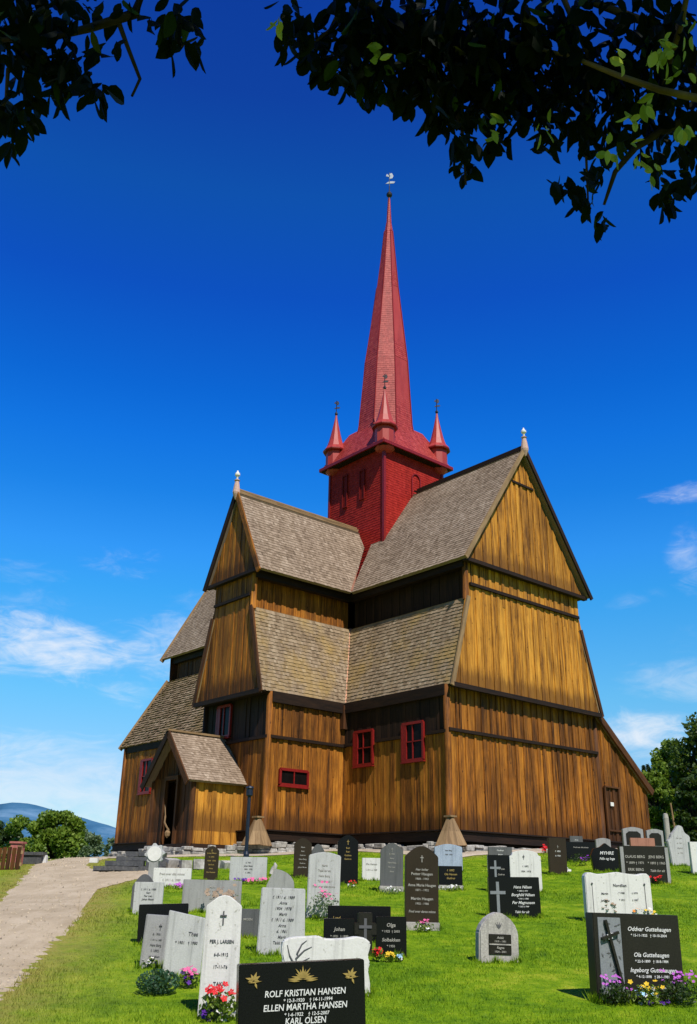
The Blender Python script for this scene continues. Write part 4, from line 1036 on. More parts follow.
def text_meshes(lines, w, h, y, m, parent, name='inscription'):
    dg = bpy.context.evaluated_depsgraph_get()
    for ln in lines:
        V, Fc = [], []; txt, size, xr, zr = ln[:4]; sh = ln[4] if len(ln) > 4 else 0; mw = ln[5] if len(ln) > 5 else .88
        cu = bpy.data.curves.new('t', 'FONT'); cu.body = txt; cu.size = size*h; cu.align_x = 'CENTER'; cu.extrude = .0015; cu.resolution_u = 2; cu.shear = sh; cu.offset = size*h*.012
        ob = bpy.data.objects.new('t', cu); C.objects.link(ob); dg.update(); bpy.context.view_layer.update()
        dg = bpy.context.evaluated_depsgraph_get()
        me = bpy.data.meshes.new_from_object(ob.evaluated_get(dg))
        xs = [v.co.x for v in me.vertices]
        if xs:
            ww = max(xs)-min(xs); k = min(1, mw*w/ww) if ww > 0 else 1; i0 = len(V)
            for v in me.vertices: V.append((v.co.x*k+xr*w, y-.004-(.0015+v.co.z), v.co.y*min(1, k*1.15)+zr*h))
            for p in me.polygons: Fc.append(tuple(i0+q for q in p.vertices))
        bpy.data.objects.remove(ob); bpy.data.curves.remove(cu); bpy.data.meshes.remove(me)
        me = bpy.data.meshes.new(name); me.from_pydata(V, [], Fc); me.materials.append(M[m])
        o = bpy.data.objects.new(name, me); C.objects.link(o); o.parent = parent
def cross_mb(mb, x, z, s, y, t=.10, arm=.52, r=.5):
    mb.box((x, y, z+s*.5), (s*t, .012, s), r=r); mb.box((x, y-.002, z+s*.66), (s*arm, .014, s*t), r=r)
def grave(x0, x1, vt, vb, shape, m, label, yaw=0, tilt=0, lean=0, th=.14, lines=(), ink='ink_white', cross=None, plinth=None, group='gravestones in the churchyard', bev=.008, ymul=1, name='gravestone', hmax=None):
    P = place((x0+x1)/2, vb); yc = proj(P)[2]; w = (x1-x0)*yc/F/math.cos(R(yaw)); h = top_for(P, vt)
    if yaw: w = max(.1, w-th*abs(math.tan(R(yaw)))*.6)
    BASES.append((P, R(yaw), w, th)); t = thing(name, label, 'gravestone', P, R(yaw), group); t.rotation_euler = (R(lean), R(tilt), R(yaw))
    rs = random.Random(int(x0*7+vb)); pl = 0
    if plinth: pl = plinth[0]*h; slab('plinth', [(-w*plinth[1]/2, -.1), (w*plinth[1]/2, -.1), (w*plinth[1]/2, pl), (-w*plinth[1]/2, pl)], th*1.7, plinth[2], t, .01, -th*.35)
    O = outline(shape, w, h-pl, rs); O = [(x, z+pl-(.08 if z == 0 and not pl else 0)) for x, z in O]
    slab('headstone', O, th, m, t, bev)
    if lines: text_meshes(lines, w, h, 0, ink, t)
    if cross:
        mb = MB(); cross_mb(mb, cross[0]*w, cross[1]*h, cross[2]*h, -.006); mb.build('cross_emblem', cross[3] if len(cross) > 3 else ink, t)
    return t, w, h, th
def scrib(rows, z0, z1, size, seed=1, width=.8, sh=0):
    """short faint rows of dates and names that cannot be read in the photograph"""
    rs = random.Random(seed); out = []
    pool = ['Anna', 'Ole Hansen', 'f. 1892', 'd. 1961', 'Kari', 'Johan Moen', '1904  1978', 'Marit', 'Hans Berg', 'f. 1911 d. 1989', 'Gudrun', 'Per Lien', 'Fred over ditt minne', 'Takk for alt']
    for i in range(rows): out.append((rs.choice(pool), size*.8, 0, z0+(z1-z0)*(1-(i/max(1, rows-1))), sh, width))
    return out
# 1 the big black stone in front
t, w, h, th = grave(238, 368, 962, 1042, 'rect', 'g_black', 'black polished gravestone at the very front with gold leaf ornaments and white names', yaw=14, tilt=-2.2, th=.17,
    lines=[('ROLF KRISTIAN HANSEN', .115, .02, .575, .12, .64), ('* 12-3-1920    † 14-11-1994', .062, .04, .500, .12, .46), ('ELLEN MARTHA HANSEN', .115, .02, .400, .12, .66), ('* 1-6-1922    † 12-5-2007', .062, .03, .325, .12, .44), ('KARL OLSEN', .115, .02, .225, .12, .32), ('* 5-6-1898    † 2-8-1987', .062, .02, .15, .12, .42)])
mb = MB()
def petal(mb, x, z, ang, ln, wd, y=-.010):
    d = Vector((math.cos(ang), 0, math.sin(ang))); s = Vector((-d.z, 0, d.x)); p = Vector((x, y, z))
    mb.prism([p, p+d*ln*.45+s*wd/2, p+d*ln, p+d*ln*.45-s*wd/2], Vector((0, -.006, 0)), .5)
zz = h*.845
for k in range(9): petal(mb, 0, zz-.035, math.pi*(k+.5)/9, .085 if k % 2 else .115, .022)
for s in (-1, 1): petal(mb, 0, zz-.045, math.pi/2-s*math.pi/2+.06*s, .15, .022); petal(mb, s*.03, zz-.06, math.pi/2-s*1.5, .12, .016)
for s in (-1, 1):
    cx = s*w*.385
    for k, (a, l) in enumerate(((1.2, .075), (.5, .07), (2.1, .06), (2.9, .085), (3.4, .06), (-.2, .055))): petal(mb, cx, zz-.03, a, l, .026)
    petal(mb, cx-.05, zz-.055, .1, .13, .014); petal(mb, cx+.01, zz-.05, -1.2, .06, .022)
mb.build('leaf_ornament', 'ink_gold', t)
# 2 white carved stone behind it
t, w, h, th = grave(278, 371, 935, 997, 'rough', 'g_white', 'white rough edged gravestone with an engraved tree branch, just behind the big black stone', yaw=8, tilt=1, th=.15, bev=.015,
    lines=[('KARI E. WESLEN', .15, .12, .47, 0, .52), ('* 1907   † 1988', .09, .12, .30, 0, .4)], ink='ink_grey')
mb = MB()
for pts in ([(-.38, .1), (-.34, .45), (-.30, .75)], [(-.35, .35), (-.27, .55), (-.18, .62)], [(-.34, .5), (-.40, .65), (-.43, .82)], [(-.33, .6), (-.24, .74), (-.16, .80)], [(-.36, .28), (-.26, .38), (-.16, .40)], [(-.32, .68), (-.27, .84), (-.22, .90)]):
    mb.tube([(x*w, -.004, z*h) for x, z in pts], [.012, .008, .004], 5)
mb.build('branch_engraving', 'ink_grey', t)
# 3 tall white pointed stone
grave(197, 237, 895, 1017, 'peak', 'g_white', 'tall narrow white gravestone with pointed top and thin dark cross, red flowers at its foot', yaw=6, tilt=.3, th=.13,
    lines=[('PER J. LARSEN', .042, 0, .595, 0, .62), ('6-5-1912', .036, 0, .49, 0, .5), ('17-11-76', .036, 0, .39, 0, .5), ('TAKK', .042, 0, .25, 0, .34)], ink='ink_grey', cross=(0, .75, .115, 'ink_grey'))
# 4 .. 6 group at the left
grave(162, 200, 911, 976, 'slant', 'g_light', 'pale blue grey slab gravestone left of the tall white pointed stone', yaw=8, tilt=2, th=.12, lines=[('Thea', .085, .20, .62, .2, .4), ('* 1901   † 1980', .06, .05, .49, 0, .6)], ink='ink_grey')
grave(139, 166, 915, 968, 'rect', 'g_grey', 'grey gravestone with a small cross, in front of the low black slab at the left', yaw=12, tilt=3, th=.16, lines=scrib(5, .2, .62, .075, 3, .42), ink='ink_grey', cross=(.1, .72, .12, 'ink_grey'))
grave(137, 187, 904, 944, 'rect', 'g_black', 'low wide black gravestone whose top shows above two grey stones at the left', yaw=10, tilt=-2.0, th=.2)
grave(132, 161, 882, 915, 'rect', 'g_light', 'small light grey rectangular gravestone at the far left of the graves', yaw=4, th=.12, lines=scrib(4, .45, .75, .10, 5, .7), ink='ink_grey')
grave(130, 153, 874, 911, 'round', 'g_mid', 'dark grey round topped gravestone behind the small light grey one at the far left', yaw=4, th=.14)
grave(152, 190, 868, 888, 'rect', 'g_white', 'low white rectangular gravestone right of the round medallion monument', yaw=2, th=.14, lines=scrib(2, .35, .65, .2, 6, .7), ink='ink_pale')
# medallion monument
P = place(152, 882); h = top_for(P, 844); t = thing('medallion_monument', 'grey sun shaped stone monument with a round white disc near the church steps', 'monument', P)
s = h/1.0; mb = MB(); mb.beam((0, .06, -.1), (0, .06, h*.62), h*.26, .14, (0, 1, 0), .5); mb.box((0, .06, .06), (h*.62, .24, .16)); mb.build('stem', 'g_grey', t)
O = []
for k in range(32):
    a = 2*math.pi*k/32; r_ = h*.26*(1.10 if k % 4 < 2 else .90); O.append((r_*math.cos(a), h*.74+r_*math.sin(a)))
slab('surround', O, .12, 'g_light', t, .01)
O = [(h*.20*math.cos(2*math.pi*k/24), h*.74+h*.20*math.sin(2*math.pi*k/24)) for k in range(24)]; slab('disc', O, .03, 'white', t, .004, -.03)
grave(203, 217, 846, 882, 'arch', 'g_brown', 'narrow dark brown gravestone with gold lettering standing before the porch', yaw=3, th=.14, lines=scrib(6, .25, .78, .07, 7, .8), ink='ink_gold', cross=(0, .82, .09, 'ink_gold'))
grave(229, 266, 857, 882, 'rect', 'g_light', 'light blue grey gravestone with flowers in front, below the lamp post', yaw=0, th=.13, lines=scrib(4, .35, .75, .10, 8, .45), ink='ink_grey')
grave(181, 240, 880, 912, 'rect', 'g_grey', 'wide grey gravestone with dried flowers behind the tall white pointed stone', yaw=4, tilt=.5, th=.15, lines=scrib(4, .4, .75, .11, 9, .5), ink='ink_pale')
grave(236, 258, 909, 938, 'rect', 'g_mid', 'small plain grey gravestone between the tall white stone and the script stone', yaw=2, th=.13, lines=[('MOEN', .12, 0, .6, 0, .5)], ink='ink_pale')
t, w, h, th = grave(266, 294, 869, 893, 'quarter', 'g_grey', 'pale quarter round gravestone with a small bird figure on its shoulder', yaw=3, th=.13)
mb = MB(); mb.tube([(-w*.34, .05, h*.78), (-w*.26, .05, h*1.0), (-w*.20, .05, h*1.16), (-w*.24, .05, h*1.26)], [.05, .07, .045, .02], 8); mb.tube([(-w*.30, .05, h*.92), (-w*.42, .05, h*.74)], [.04, .01], 6)
mb.build('bird_figure', 'g_rough', t, True)
grave(256, 305, 888, 955, 'taper', 'g_light', 'light blue grey gravestone covered with nine rows of dark script', yaw=6, tilt=1, th=.16, bev=.012, lines=scrib(9, .16, .84, .075, 10, .78, .25), ink='ink_grey')
grave(306, 339, 852, 918, 'segment', 'g_light', 'tall pale grey weathered gravestone with pink flowers at its foot', yaw=4, tilt=1.2, th=.17, bev=.014, lines=scrib(7, .3, .78, .055, 11, .75), ink='ink_pale')
grave(293, 311, 838, 878, 'arch', 'g_brown', 'dark arched gravestone behind and left of the tall pale weathered stone', yaw=3, th=.15, lines=scrib(6, .25, .75, .06, 12, .75), ink='ink_pale')
grave(311, 324, 844, 872, 'round', 'g_mid', 'small round topped dark gravestone peeping out behind the tall pale weathered stone', yaw=3, th=.14)
grave(337, 358, 835, 885, 'arch', 'g_black', 'tall black arched gravestone with gold lettering in the middle of the yard', yaw=3, th=.16, lines=scrib(4, .5, .72, .06, 13, .7), ink='ink_gold', cross=(0, .80, .10, 'ink_gold'))
grave(362, 381, 858, 881, 'rect', 'g_white', 'low white gravestone between the black arched stone and the dark grey stone', yaw=2, th=.13, lines=scrib(2, .45, .7, .14, 14, .6), ink='ink_pale')
grave(380, 403, 843, 892, 'arch', 'g_mid', 'slate grey arched gravestone on a rough pale base', yaw=2, tilt=1, th=.14, lines=scrib(5, .4, .76, .055, 15, .7), ink='ink_pale', cross=(0, .82, .08, 'ink_pale'), plinth=(.12, 1.06, 'g_rough'))
t, w, h, th = grave(405, 439, 846, 930, 'arch', 'g_brown', 'tall brown gravestone with a small cross, largest of the stones in the middle', yaw=2, tilt=.8, th=.17,
    lines=[('Her hviler', .04, 0, .70, .2), ('Petter Haugen', .048, 0, .645, 0, .8), ('1868 - 1943', .036, 0, .59), ('Anne Marie Haugen', .048, 0, .51, 0, .84), ('1871 - 1952', .036, 0, .455), ('Martin Haugen', .048, 0, .35, 0, .8), ('1902 - 1986', .036, 0, .295), ('Fred over deres minne', .044, 0, .20, .25, .8)], ink='ink_pale', cross=(0, .80, .085, 'ink_pale'), plinth=(.09, 1.04, 'g_rough'))
grave(327, 391, 906, 942, 'rect', 'g_black', 'long low black gravestone standing behind the black stone with the central cross', yaw=2, th=.16, lines=[('Lund', .12, -.36, .62, .2, .12)], ink='ink_gold')
# black stone in three pieces with cross
t, w, h, th = grave(323, 407, 915, 956, 'rect', 'g_black', 'black granite gravestone in two panels joined by an upright stone cross', yaw=3, th=.10, hmax=1)
for ch in list(t.children): bpy.data.objects.remove(ch)
slab('panel', [(-w*.5, -.08), (-w*.13, -.08), (-w*.13, h*.90), (-w*.5, h*.90)], .15, 'g_black', t, .008)
slab('panel', [(w*.13, -.08), (w*.5, -.08), (w*.5, h*.97), (w*.13, h*.97)], .15, 'g_black', t, .008)
slab('cross', [(-w*.085, -.08), (w*.085, -.08), (w*.085, h*.50), (w*.135, h*.50), (w*.135, h*.80), (w*.085, h*.80), (w*.085, h*1.06), (-w*.085, h*1.06), (-w*.085, h*.80), (-w*.135, h*.80), (-w*.135, h*.50), (-w*.085, h*.50)], .2, 'g_dark', t, .01, -.03)
mb = MB(); cross_mb(mb, 0, h*.30, h*.62, -.036, .12, .55); mb.build('cross_engraving', 'ink_grey', t)
text_meshes([('Johan', .13, -.31, .60, .2, .2), ('* 1921  † 1999', .08, -.31, .44, 0, .24), ('Olga', .13, .31, .72, .2, .2), ('* 1925  † 2003', .08, .31, .58, 0, .24), ('Solbakken', .12, .31, .36, .2, .26), ('* 1950', .08, .31, .22, 0, .2)], w, h, 0, 'ink_pale', t)
grave(435, 463, 844, 872, 'segment', 'g_blue', 'glossy blue grey gravestone right behind the black one with gold names', yaw=2, th=.14, lines=scrib(2, .6, .75, .08, 17, .5), ink='ink_grey')
grave(439, 463, 866, 890, 'rect', 'g_black', 'small black gravestone with gold names and a rough pale foot', yaw=2, th=.13, lines=scrib(3, .45, .78, .15, 18, .82, .2), ink='ink_gold', plinth=(.2, 1.04, 'g_rough'))
grave(489, 513, 847, 868, 'rect', 'g_mid', 'dark grey gravestone furthest back of the cluster near the middle right', yaw=2, th=.14, lines=scrib(2, .6, .8, .14, 19, .7), ink='ink_white')
t, w, h, th = grave(489, 515, 855, 892, 'rect', 'g_black', 'black gravestone with a pale cross, left of the white rounded stone', yaw=2, th=.13, cross=(-.22, .25, .6, 'silver'), lines=scrib(2, .45, .6, .08, 20, .4), ink='ink_pale')
grave(511, 543, 850, 893, 'shoulder', 'g_white', 'white rounded gravestone with a small dark cross behind the black script stone', yaw=2, th=.15, cross=(-.05, .78, .10, 'ink_grey'), lines=scrib(2, .48, .6, .07, 21, .7), ink='ink_grey')
t, w, h, th = grave(490, 542, 877, 918, 'rect', 'g_black', 'wide black gravestone with a tall pale cross and four rows of white script', yaw=3, tilt=-.6, th=.14, cross=(-.33, .10, .78, 'silver'),
    lines=[('Hans Nilsen', .10, .16, .72, .3, .5), ('* 1895 † 1971', .05, .16, .64, .2, .4), ('Borghild Nilsen', .10, .16, .53, .3, .54), ('* 1901 † 1980', .05, .16, .45, .2, .4), ('Per Magnussen', .10, .16, .34, .3, .54), ('* 1923 † 1994', .05, .16, .26, .2, .4), ('Takk for alt', .08, .12, .12, .3, .36)])
t, w, h, th = grave(478, 521, 912, 963, 'gothic', 'g_rough', 'speckled grey rough gravestone with a pointed arch and a dark name plate', yaw=10, tilt=1.5, th=.2, bev=.02)
slab('name_plate', [(-w*.26, h*.16), (w*.30, h*.16), (w*.30, h*.56), (-w*.26, h*.56)], .02, 'g_dark', t, .003, -.012)
mb = MB(); mb.box((w*.02, -.016, h*.36), (w*.54, .01, h*.025)); mb.build('divider', 'g_rough', t)
text_meshes([('Aslak', .07, .02, .47, .2, .4), ('1919 - 1991', .055, .02, .40, 0, .4), ('Ragna', .07, .02, .275, .2, .4), ('1924 - 2001', .055, .02, .20, 0, .4)], w, h, -.016, 'ink_pale', t)
mb = MB(); 
for a in (-.5, -.15, .2, .55): petal(mb, .0, h*.66, math.pi/2+a, .10, .02, -.004)
mb.build('leaf_ornament', 'ink_grey', t)
grave(550, 568, 838, 875, 'rect', 'g_brown', 'dark brown upright gravestone with purple flowers in front of the church sill', yaw=4, tilt=1, th=.17, lines=scrib(2, .5, .62, .07, 22, .8), ink='ink_white', cross=(0, .72, .08, 'ink_pale'))
grave(567, 597, 842, 862, 'rect', 'g_black', 'low wide black gravestone beside the dark brown upright one', yaw=3, th=.15, lines=scrib(1, .7, .7, .12, 23, .6), ink='ink_pale')
grave(592, 623, 843, 872, 'curve', 'g_black', 'black gravestone with a curved winged outline and white lettering', yaw=3, th=.15, lines=[('MYHRE', .16, .02, .60, .2, .55), ('Nils og Inga', .12, .02, .42, .3, .6)])
t, w, h, th = grave(622, 672, 846, 884, 'rect', 'g_dark', 'wide dark grey double gravestone with two columns of white text', yaw=4, th=.17,
    lines=[('OLAUG BERG    JENS BERG', .10, .0, .68, 0, .8), ('* 1899 † 1971', .09, -.2, .52, 0, .36), ('* 1893 † 1965', .09, .24, .52, 0, .36), ('ERIK BERG', .10, -.2, .34, 0, .32), ('Takk for alt', .09, .24, .32, .3, .36), ('* 1930 † 2001', .09, -.2, .20, 0, .36)], ink='ink_pale')
slab('side_column', [(-w*.5, 0), (-w*.43, 0), (-w*.43, h*.97), (-w*.5, h*.97)], .03, 'g_grey', t, .004, -.03); slab('side_column', [(w*.43, 0), (w*.5, 0), (w*.5, h*.97), (w*.43, h*.97)], .03, 'g_grey', t, .004, -.03)
grave(625, 646, 827, 858, 'segment', 'g_grey', 'grey arched gravestone behind the wide double stone, left one of a pair', yaw=3, th=.14, lines=scrib(2, .6, .75, .1, 24, .6), ink='ink_grey')
grave(649, 666, 829, 858, 'segment', 'g_grey', 'grey arched gravestone behind the wide double stone, right one of a pair', yaw=3, th=.14, lines=scrib(2, .6, .75, .1, 25, .6), ink='ink_grey')
grave(632, 657, 838, 860, 'rect', 'g_red', 'low reddish brown gravestone between the grey pair and the wide double stone', yaw=3, th=.14)
grave(670, 694, 825, 866, 'crag', 'g_light', 'jagged pale natural stone gravestone near the right edge', yaw=3, th=.2, bev=.02, lines=scrib(4, .3, .66, .06, 26, .55, .3), ink='ink_pale')
grave(693, 722, 842, 875, 'rect', 'g_white', 'white gravestone cut by the right edge of the photo', yaw=3, th=.15, lines=scrib(3, .4, .75, .1, 27, .6), ink='ink_grey')
for gx0, gx1, gy in ((625, 646, 827), (649, 666, 829)):
    for t_ in [o for o in C.objects if o.get('label', '').startswith('grey arched gravestone behind') and (('left one' in o['label']) == (gx0 == 625))]:
        P = t_.location; yc = proj(P)[2]; w_ = (gx1-gx0)*yc/F; h_ = top_for(P, gy)
        slab('dark_panel', [(-w_*.36, h_*.42), (w_*.36, h_*.42), (w_*.36, h_*.78), (w_*.2, h_*.86), (-w_*.2, h_*.86), (-w_*.36, h_*.78)], .015, 'g_dark', t_, .002, -.008)
grave(571, 584, 836, 854, 'rect', 'g_mid', 'small grey gravestone peeping out behind the low wide black one', yaw=3, th=.13, lines=scrib(2, .55, .75, .12, 31, .6), ink='ink_white')
grave(597, 612, 838, 856, 'segment', 'g_grey', 'small grey gravestone behind the black stone with the curved winged outline', yaw=3, th=.13)
t, w, h, th = grave(587, 656, 872, 922, 'scroll', 'g_white', 'large white gravestone carved like a scroll behind the front dark stone', yaw=6, th=.19, bev=.014,
    lines=[('Nordlien', .085, .02, .70, .1, .3), ('Martin', .06, -.22, .54, .2, .2), ('* 1908', .05, .04, .56, 0, .14), ('† 1979', .05, .24, .56, 0, .14), ('Johanne', .06, -.22, .40, .2, .2), ('* 1911', .05, .04, .42, 0, .14), ('† 1997', .05, .24, .42, 0, .14)], ink='ink_grey')
for x in (-.40, .40):
    mb = MB(); mb.tube([(x*w, -.004, h*.12), (x*w, -.004, h*.74)], .006, 5); mb.lathe((x*w, -.01, h*.76), [(.004, -.02), (.022, 0), (.004, .02)], 8); mb.build('border_engraving', 'ink_grey', t)
# front right dark stone
t, w, h, th = grave(594, 691, 914, 1001, 'rect', 'g_dark', 'large dark grey gravestone at front right with a carved cross panel and white names', yaw=13, tilt=1.0, th=.19,
    lines=[('Oddvar Guttehaugen', .072, .14, .80, .3, .56), ('* 15-11-1925   † 10-10-2004', .044, .13, .735, .1, .52), ('Ola Guttehaugen', .072, .14, .50, .3, .50), ('* 22-3-1899   † 18-8-1984', .044, .14, .435, .1, .52), ('Ingeborg Guttehaugen', .072, .15, .325, .3, .60), ('* 4-12-1898   † 28-1-1981', .044, .14, .26, .1, .50), ('Elsket og savnet', .065, .13, .13, .3, .42)])
slab('carved_panel', [(-w*.45, h*.06), (-w*.19, h*.06), (-w*.19, h*.95), (-w*.45, h*.95)], .02, 'silver', t, .003, -.012)
mb = MB(); cx = -w*.32
mb.beam((cx-.06, -.022, h*.92), (cx+.11, -.022, h*.17), .03, .06, (0, 1, 0), .5); mb.beam((cx-.12, -.026, h*.70), (cx+.10, -.026, h*.78), .03, .06, (0, 1, 0), .5); mb.build('cross', 'g_dark', t)
mb = MB()
for k in range(9): petal(mb, cx-.015, h*.735, k*.7, .045+.01*(k % 2), .03, -.046)
mb.build('rose_carving', 'ink_white', t)
mb = MB()
rs = random.Random(2)
for k in range(26): petal(mb, cx+rs.uniform(-.11, .11), h*rs.uniform(.12, .90), rs.uniform(0, 6.3), .05, .022, -.016)
mb.build('leaf_carving', 'g_mid', t)
slab('plinth', [(-w*.47, -.1), (w*.52, -.1), (w*.52, h*.05), (-w*.47, h*.05)], th*1.3, 'g_dark', t, .01, -.05)
# ------------------------------------------------------------------ flowers and plants
def plant(u, vb, wpx, hpx, label, flowers, name='flower_plant', lm='leaf', cat='flowers', nl=260, fs=.028, dy=-.22, group='flowers planted at the graves', leaf=.05):
    global RNG
    RNG = np.random.default_rng(int(u*13+vb)); P = place(u, vb); yc = proj(P)[2]; w = wpx*yc/F; h = max(.08, hpx*yc/F)
    t = thing(name, label, cat, P, 0, group)
    d = RNG.normal(0, .5, (nl, 3)); d /= np.maximum(1, np.linalg.norm(d, axis=1, keepdims=True)); p = d*np.array([w/2, min(w, .5)/2, h*.42])+np.array([0, 0, h*.42])
    p[:, 2] = np.abs(p[:, 2])
    np_mesh('foliage', leaf_quads(p, leaf, leaf*.55), 4, RNG.uniform(0, 1, nl), lm, t)
    for m, n, cx, cz, sp in flowers:
        n = max(4, int(n*.75))
        q = np.stack([RNG.normal(cx, sp, n)*w/2, RNG.uniform(-1, .5, n)*min(w, .5)*.4, RNG.normal(cz, .13, n)*h], 1); q[:, 2] = np.clip(q[:, 2], .02, h*1.1)
        f = np_mesh('blossoms', pinwheel(q, fs), 4, RNG.uniform(0, 1, n*5), m, t)
    return t
plant(217, 1021, 36, 32, 'red begonias with dark pansies at the foot of the tall white stone', [('p_red', 26, -.1, .85, .45), ('p_violet', 12, -.6, .25, .15), ('p_white', 8, .3, .2, .3)], fs=.04, nl=300, leaf=.07)
plant(188, 988, 22, 18, 'purple and pink petunias at the foot of the pale blue grey slab', [('p_violet', 22, -.1, .5, .35), ('p_pink', 18, .2, .8, .4)], fs=.035)
plant(157, 994, 42, 26, 'low spreading blue green dwarf conifer beside the left gravestones', [], 'dwarf_conifer', 'leaf_blue', 'shrub', 1100, leaf=.05)
plant(150, 968, 14, 12, 'small white flowers at the foot of the grey stone with the cross', [('p_white', 14, 0, .6, .4)], nl=90)
plant(253, 884, 36, 6, 'row of pink and violet flowers below the light blue grey stone', [('p_pink', 26, .2, .7, .5), ('p_violet', 14, -.5, .7, .2)], nl=160, fs=.045)
plant(177, 889, 22, 6, 'dark pink flowers before the low white rectangular stone', [('p_mauve', 20, .1, .7, .4)], nl=140, fs=.04)
plant(224, 914, 30, 26, 'dried brown flower arrangement on the wide grey stone', [('p_dry', 60, 0, .7, .45)], nl=60, lm='leaf_sil', fs=.05, name='dried_flowers')
plant(323, 920, 30, 32, 'pink roses with pale foliage at the foot of the tall pale weathered stone', [('p_pink', 22, .2, .85, .4)], nl=420, lm='leaf_sil', fs=.035)
plant(294, 956, 20, 10, 'faded mauve flowers under the script covered stone', [('p_mauve', 14, 0, .6, .4)], nl=120)
plant(326, 890, 12, 16, 'dark red flowers beside the tall black arched stone', [('p_red', 12, .2, .5, .3)], nl=90)
plant(352, 888, 12, 8, 'small red and white flowers in front of the tall black arched stone', [('p_red', 10, 0, .7, .4), ('p_white', 8, 0, .4, .4)], nl=60)
plant(378, 962, 12, 16, 'red roses at the foot of the black stone with the central cross', [('p_red', 20, 0, .6, .35)], nl=120, fs=.035)
plant(389, 962, 12, 10, 'yellow pansies beside the red roses at the black panel stone', [('p_yellow', 18, 0, .7, .4)], nl=90, fs=.035)
plant(399, 962, 9, 8, 'pale blue and white flowers at the right end of the black panel stone', [('p_blue', 10, 0, .6, .4), ('p_white', 6, 0, .4, .4)], nl=60)
plant(424, 932, 20, 12, 'small pink flowers before the tall brown stone', [('p_pink', 12, 0, .8, .3), ('p_white', 8, 0, .3, .5)], nl=140)
plant(392, 894, 22, 8, 'pale grasses at the foot of the slate grey arched stone', [('p_white', 10, 0, .6, .5)], nl=140, lm='leaf_sil')
plant(451, 891, 22, 7, 'white alyssum under the small black stone with gold names', [('p_white', 30, 0, .6, .5)], nl=90)
plant(505, 880, 10, 6, 'bright red flowers before the black stone with the pale cross', [('p_red', 14, 0, .7, .4)], nl=50, fs=.04)
plant(545, 862, 9, 16, 'red flowers standing near the sill left of the dark brown stone', [('p_red', 26, 0, .7, .4)], nl=60, fs=.05)
plant(561, 874, 20, 10, 'purple and white flowers before the dark brown upright stone', [('p_purple', 20, -.3, .7, .3), ('p_white', 16, .5, .4, .3)], nl=120, fs=.045)
plant(580, 866, 20, 14, 'purple flowers in dark foliage beside the low wide black stone', [('p_purple', 16, .3, .5, .3)], nl=300, lm='leaf_dk', fs=.045)
plant(587, 857, 9, 12, 'red flowers between the low black stone and the curved black stone', [('p_red', 28, 0, .7, .35)], nl=60, fs=.05)
plant(655, 884, 22, 9, 'red begonias in front of the wide dark double stone', [('p_red', 22, 0, .7, .45)], nl=150, lm='leaf_dk', fs=.04)
plant(690, 864, 10, 6, 'orange pink flowers at the foot of the jagged pale stone', [('p_orange', 12, 0, .7, .4)], nl=60, fs=.04)
plant(610, 921, 30, 24, 'dry twiggy plant in front of the white scroll stone', [('p_dry', 70, 0, .6, .4)], nl=120, lm='leaf_sil', fs=.04, name='dried_plant')
plant(641, 921, 30, 14, 'orange and white pansies at the foot of the white scroll stone', [('p_orange', 16, -.4, .8, .2), ('p_white', 12, .2, .7, .4), ('p_yellow', 8, .5, .6, .2)], nl=160, fs=.035)
plant(618, 1005, 34, 24, 'purple asters with dark foliage, left side of the front dark stone', [('p_mauve', 34, 0, .92, .45)], nl=620, lm='leaf_dk', fs=.02, leaf=.04)
plant(680, 1005, 40, 28, 'big purple aster clump at the right foot of the front dark stone', [('p_mauve', 52, .1, .9, .5)], nl=900, lm='leaf_dk', fs=.02, leaf=.04)
plant(648, 1005, 30, 22, 'yellow and pale blue pansies between the two purple aster clumps', [('p_yellow', 14, 0, .75, .5), ('p_blue', 12, -.2, .45, .3), ('p_violet', 12, .2, .2, .4), ('p_white', 8, 0, .4, .4)], nl=300, fs=.032)
RNG = np.random.default_rng(31); TV = []
for P, yw, w, th in BASES:
    n = int(90+w*330); t_ = RNG.uniform(0, 1, n); side = RNG.integers(0, 5, n)
    lx = np.where(side < 3, (t_-.5)*(w+.08), np.where(side == 3, -w/2-.02, w/2+.02))+RNG.normal(0, .015, n); ly = np.where(side < 3, -.02, t_*th)-np.abs(RNG.normal(0, .03, n))
    X = P.x+lx*math.cos(yw)-ly*math.sin(yw); Y = P.y+lx*math.sin(yw)+ly*math.cos(yw); Z = ground(X, Y)
    h = RNG.uniform(.03, .10, n)*(.6+.8*np.sin(lx*9+P.x)**2); a = RNG.uniform(0, 6.28, n); wd_ = .006*(.6+P.y/16); le = RNG.normal(0, .35, (n, 2))
    TV.append(np.stack([np.stack([X-np.cos(a)*wd_, Y-np.sin(a)*wd_, Z-.01], 1), np.stack([X+np.cos(a)*wd_, Y+np.sin(a)*wd_, Z-.01], 1), np.stack([X+le[:, 0]*h, Y+le[:, 1]*h, Z+h], 1)], 1).reshape(-1, 3))
TV = np.concatenate(TV); tf = np_mesh('grass_tufts', TV, 3, RNG.uniform(0, .7, len(TV)//3), 'blades')
tag(tf, 'longer uncut grass tufts round the feet of the gravestones', 'grass', kind='stuff')
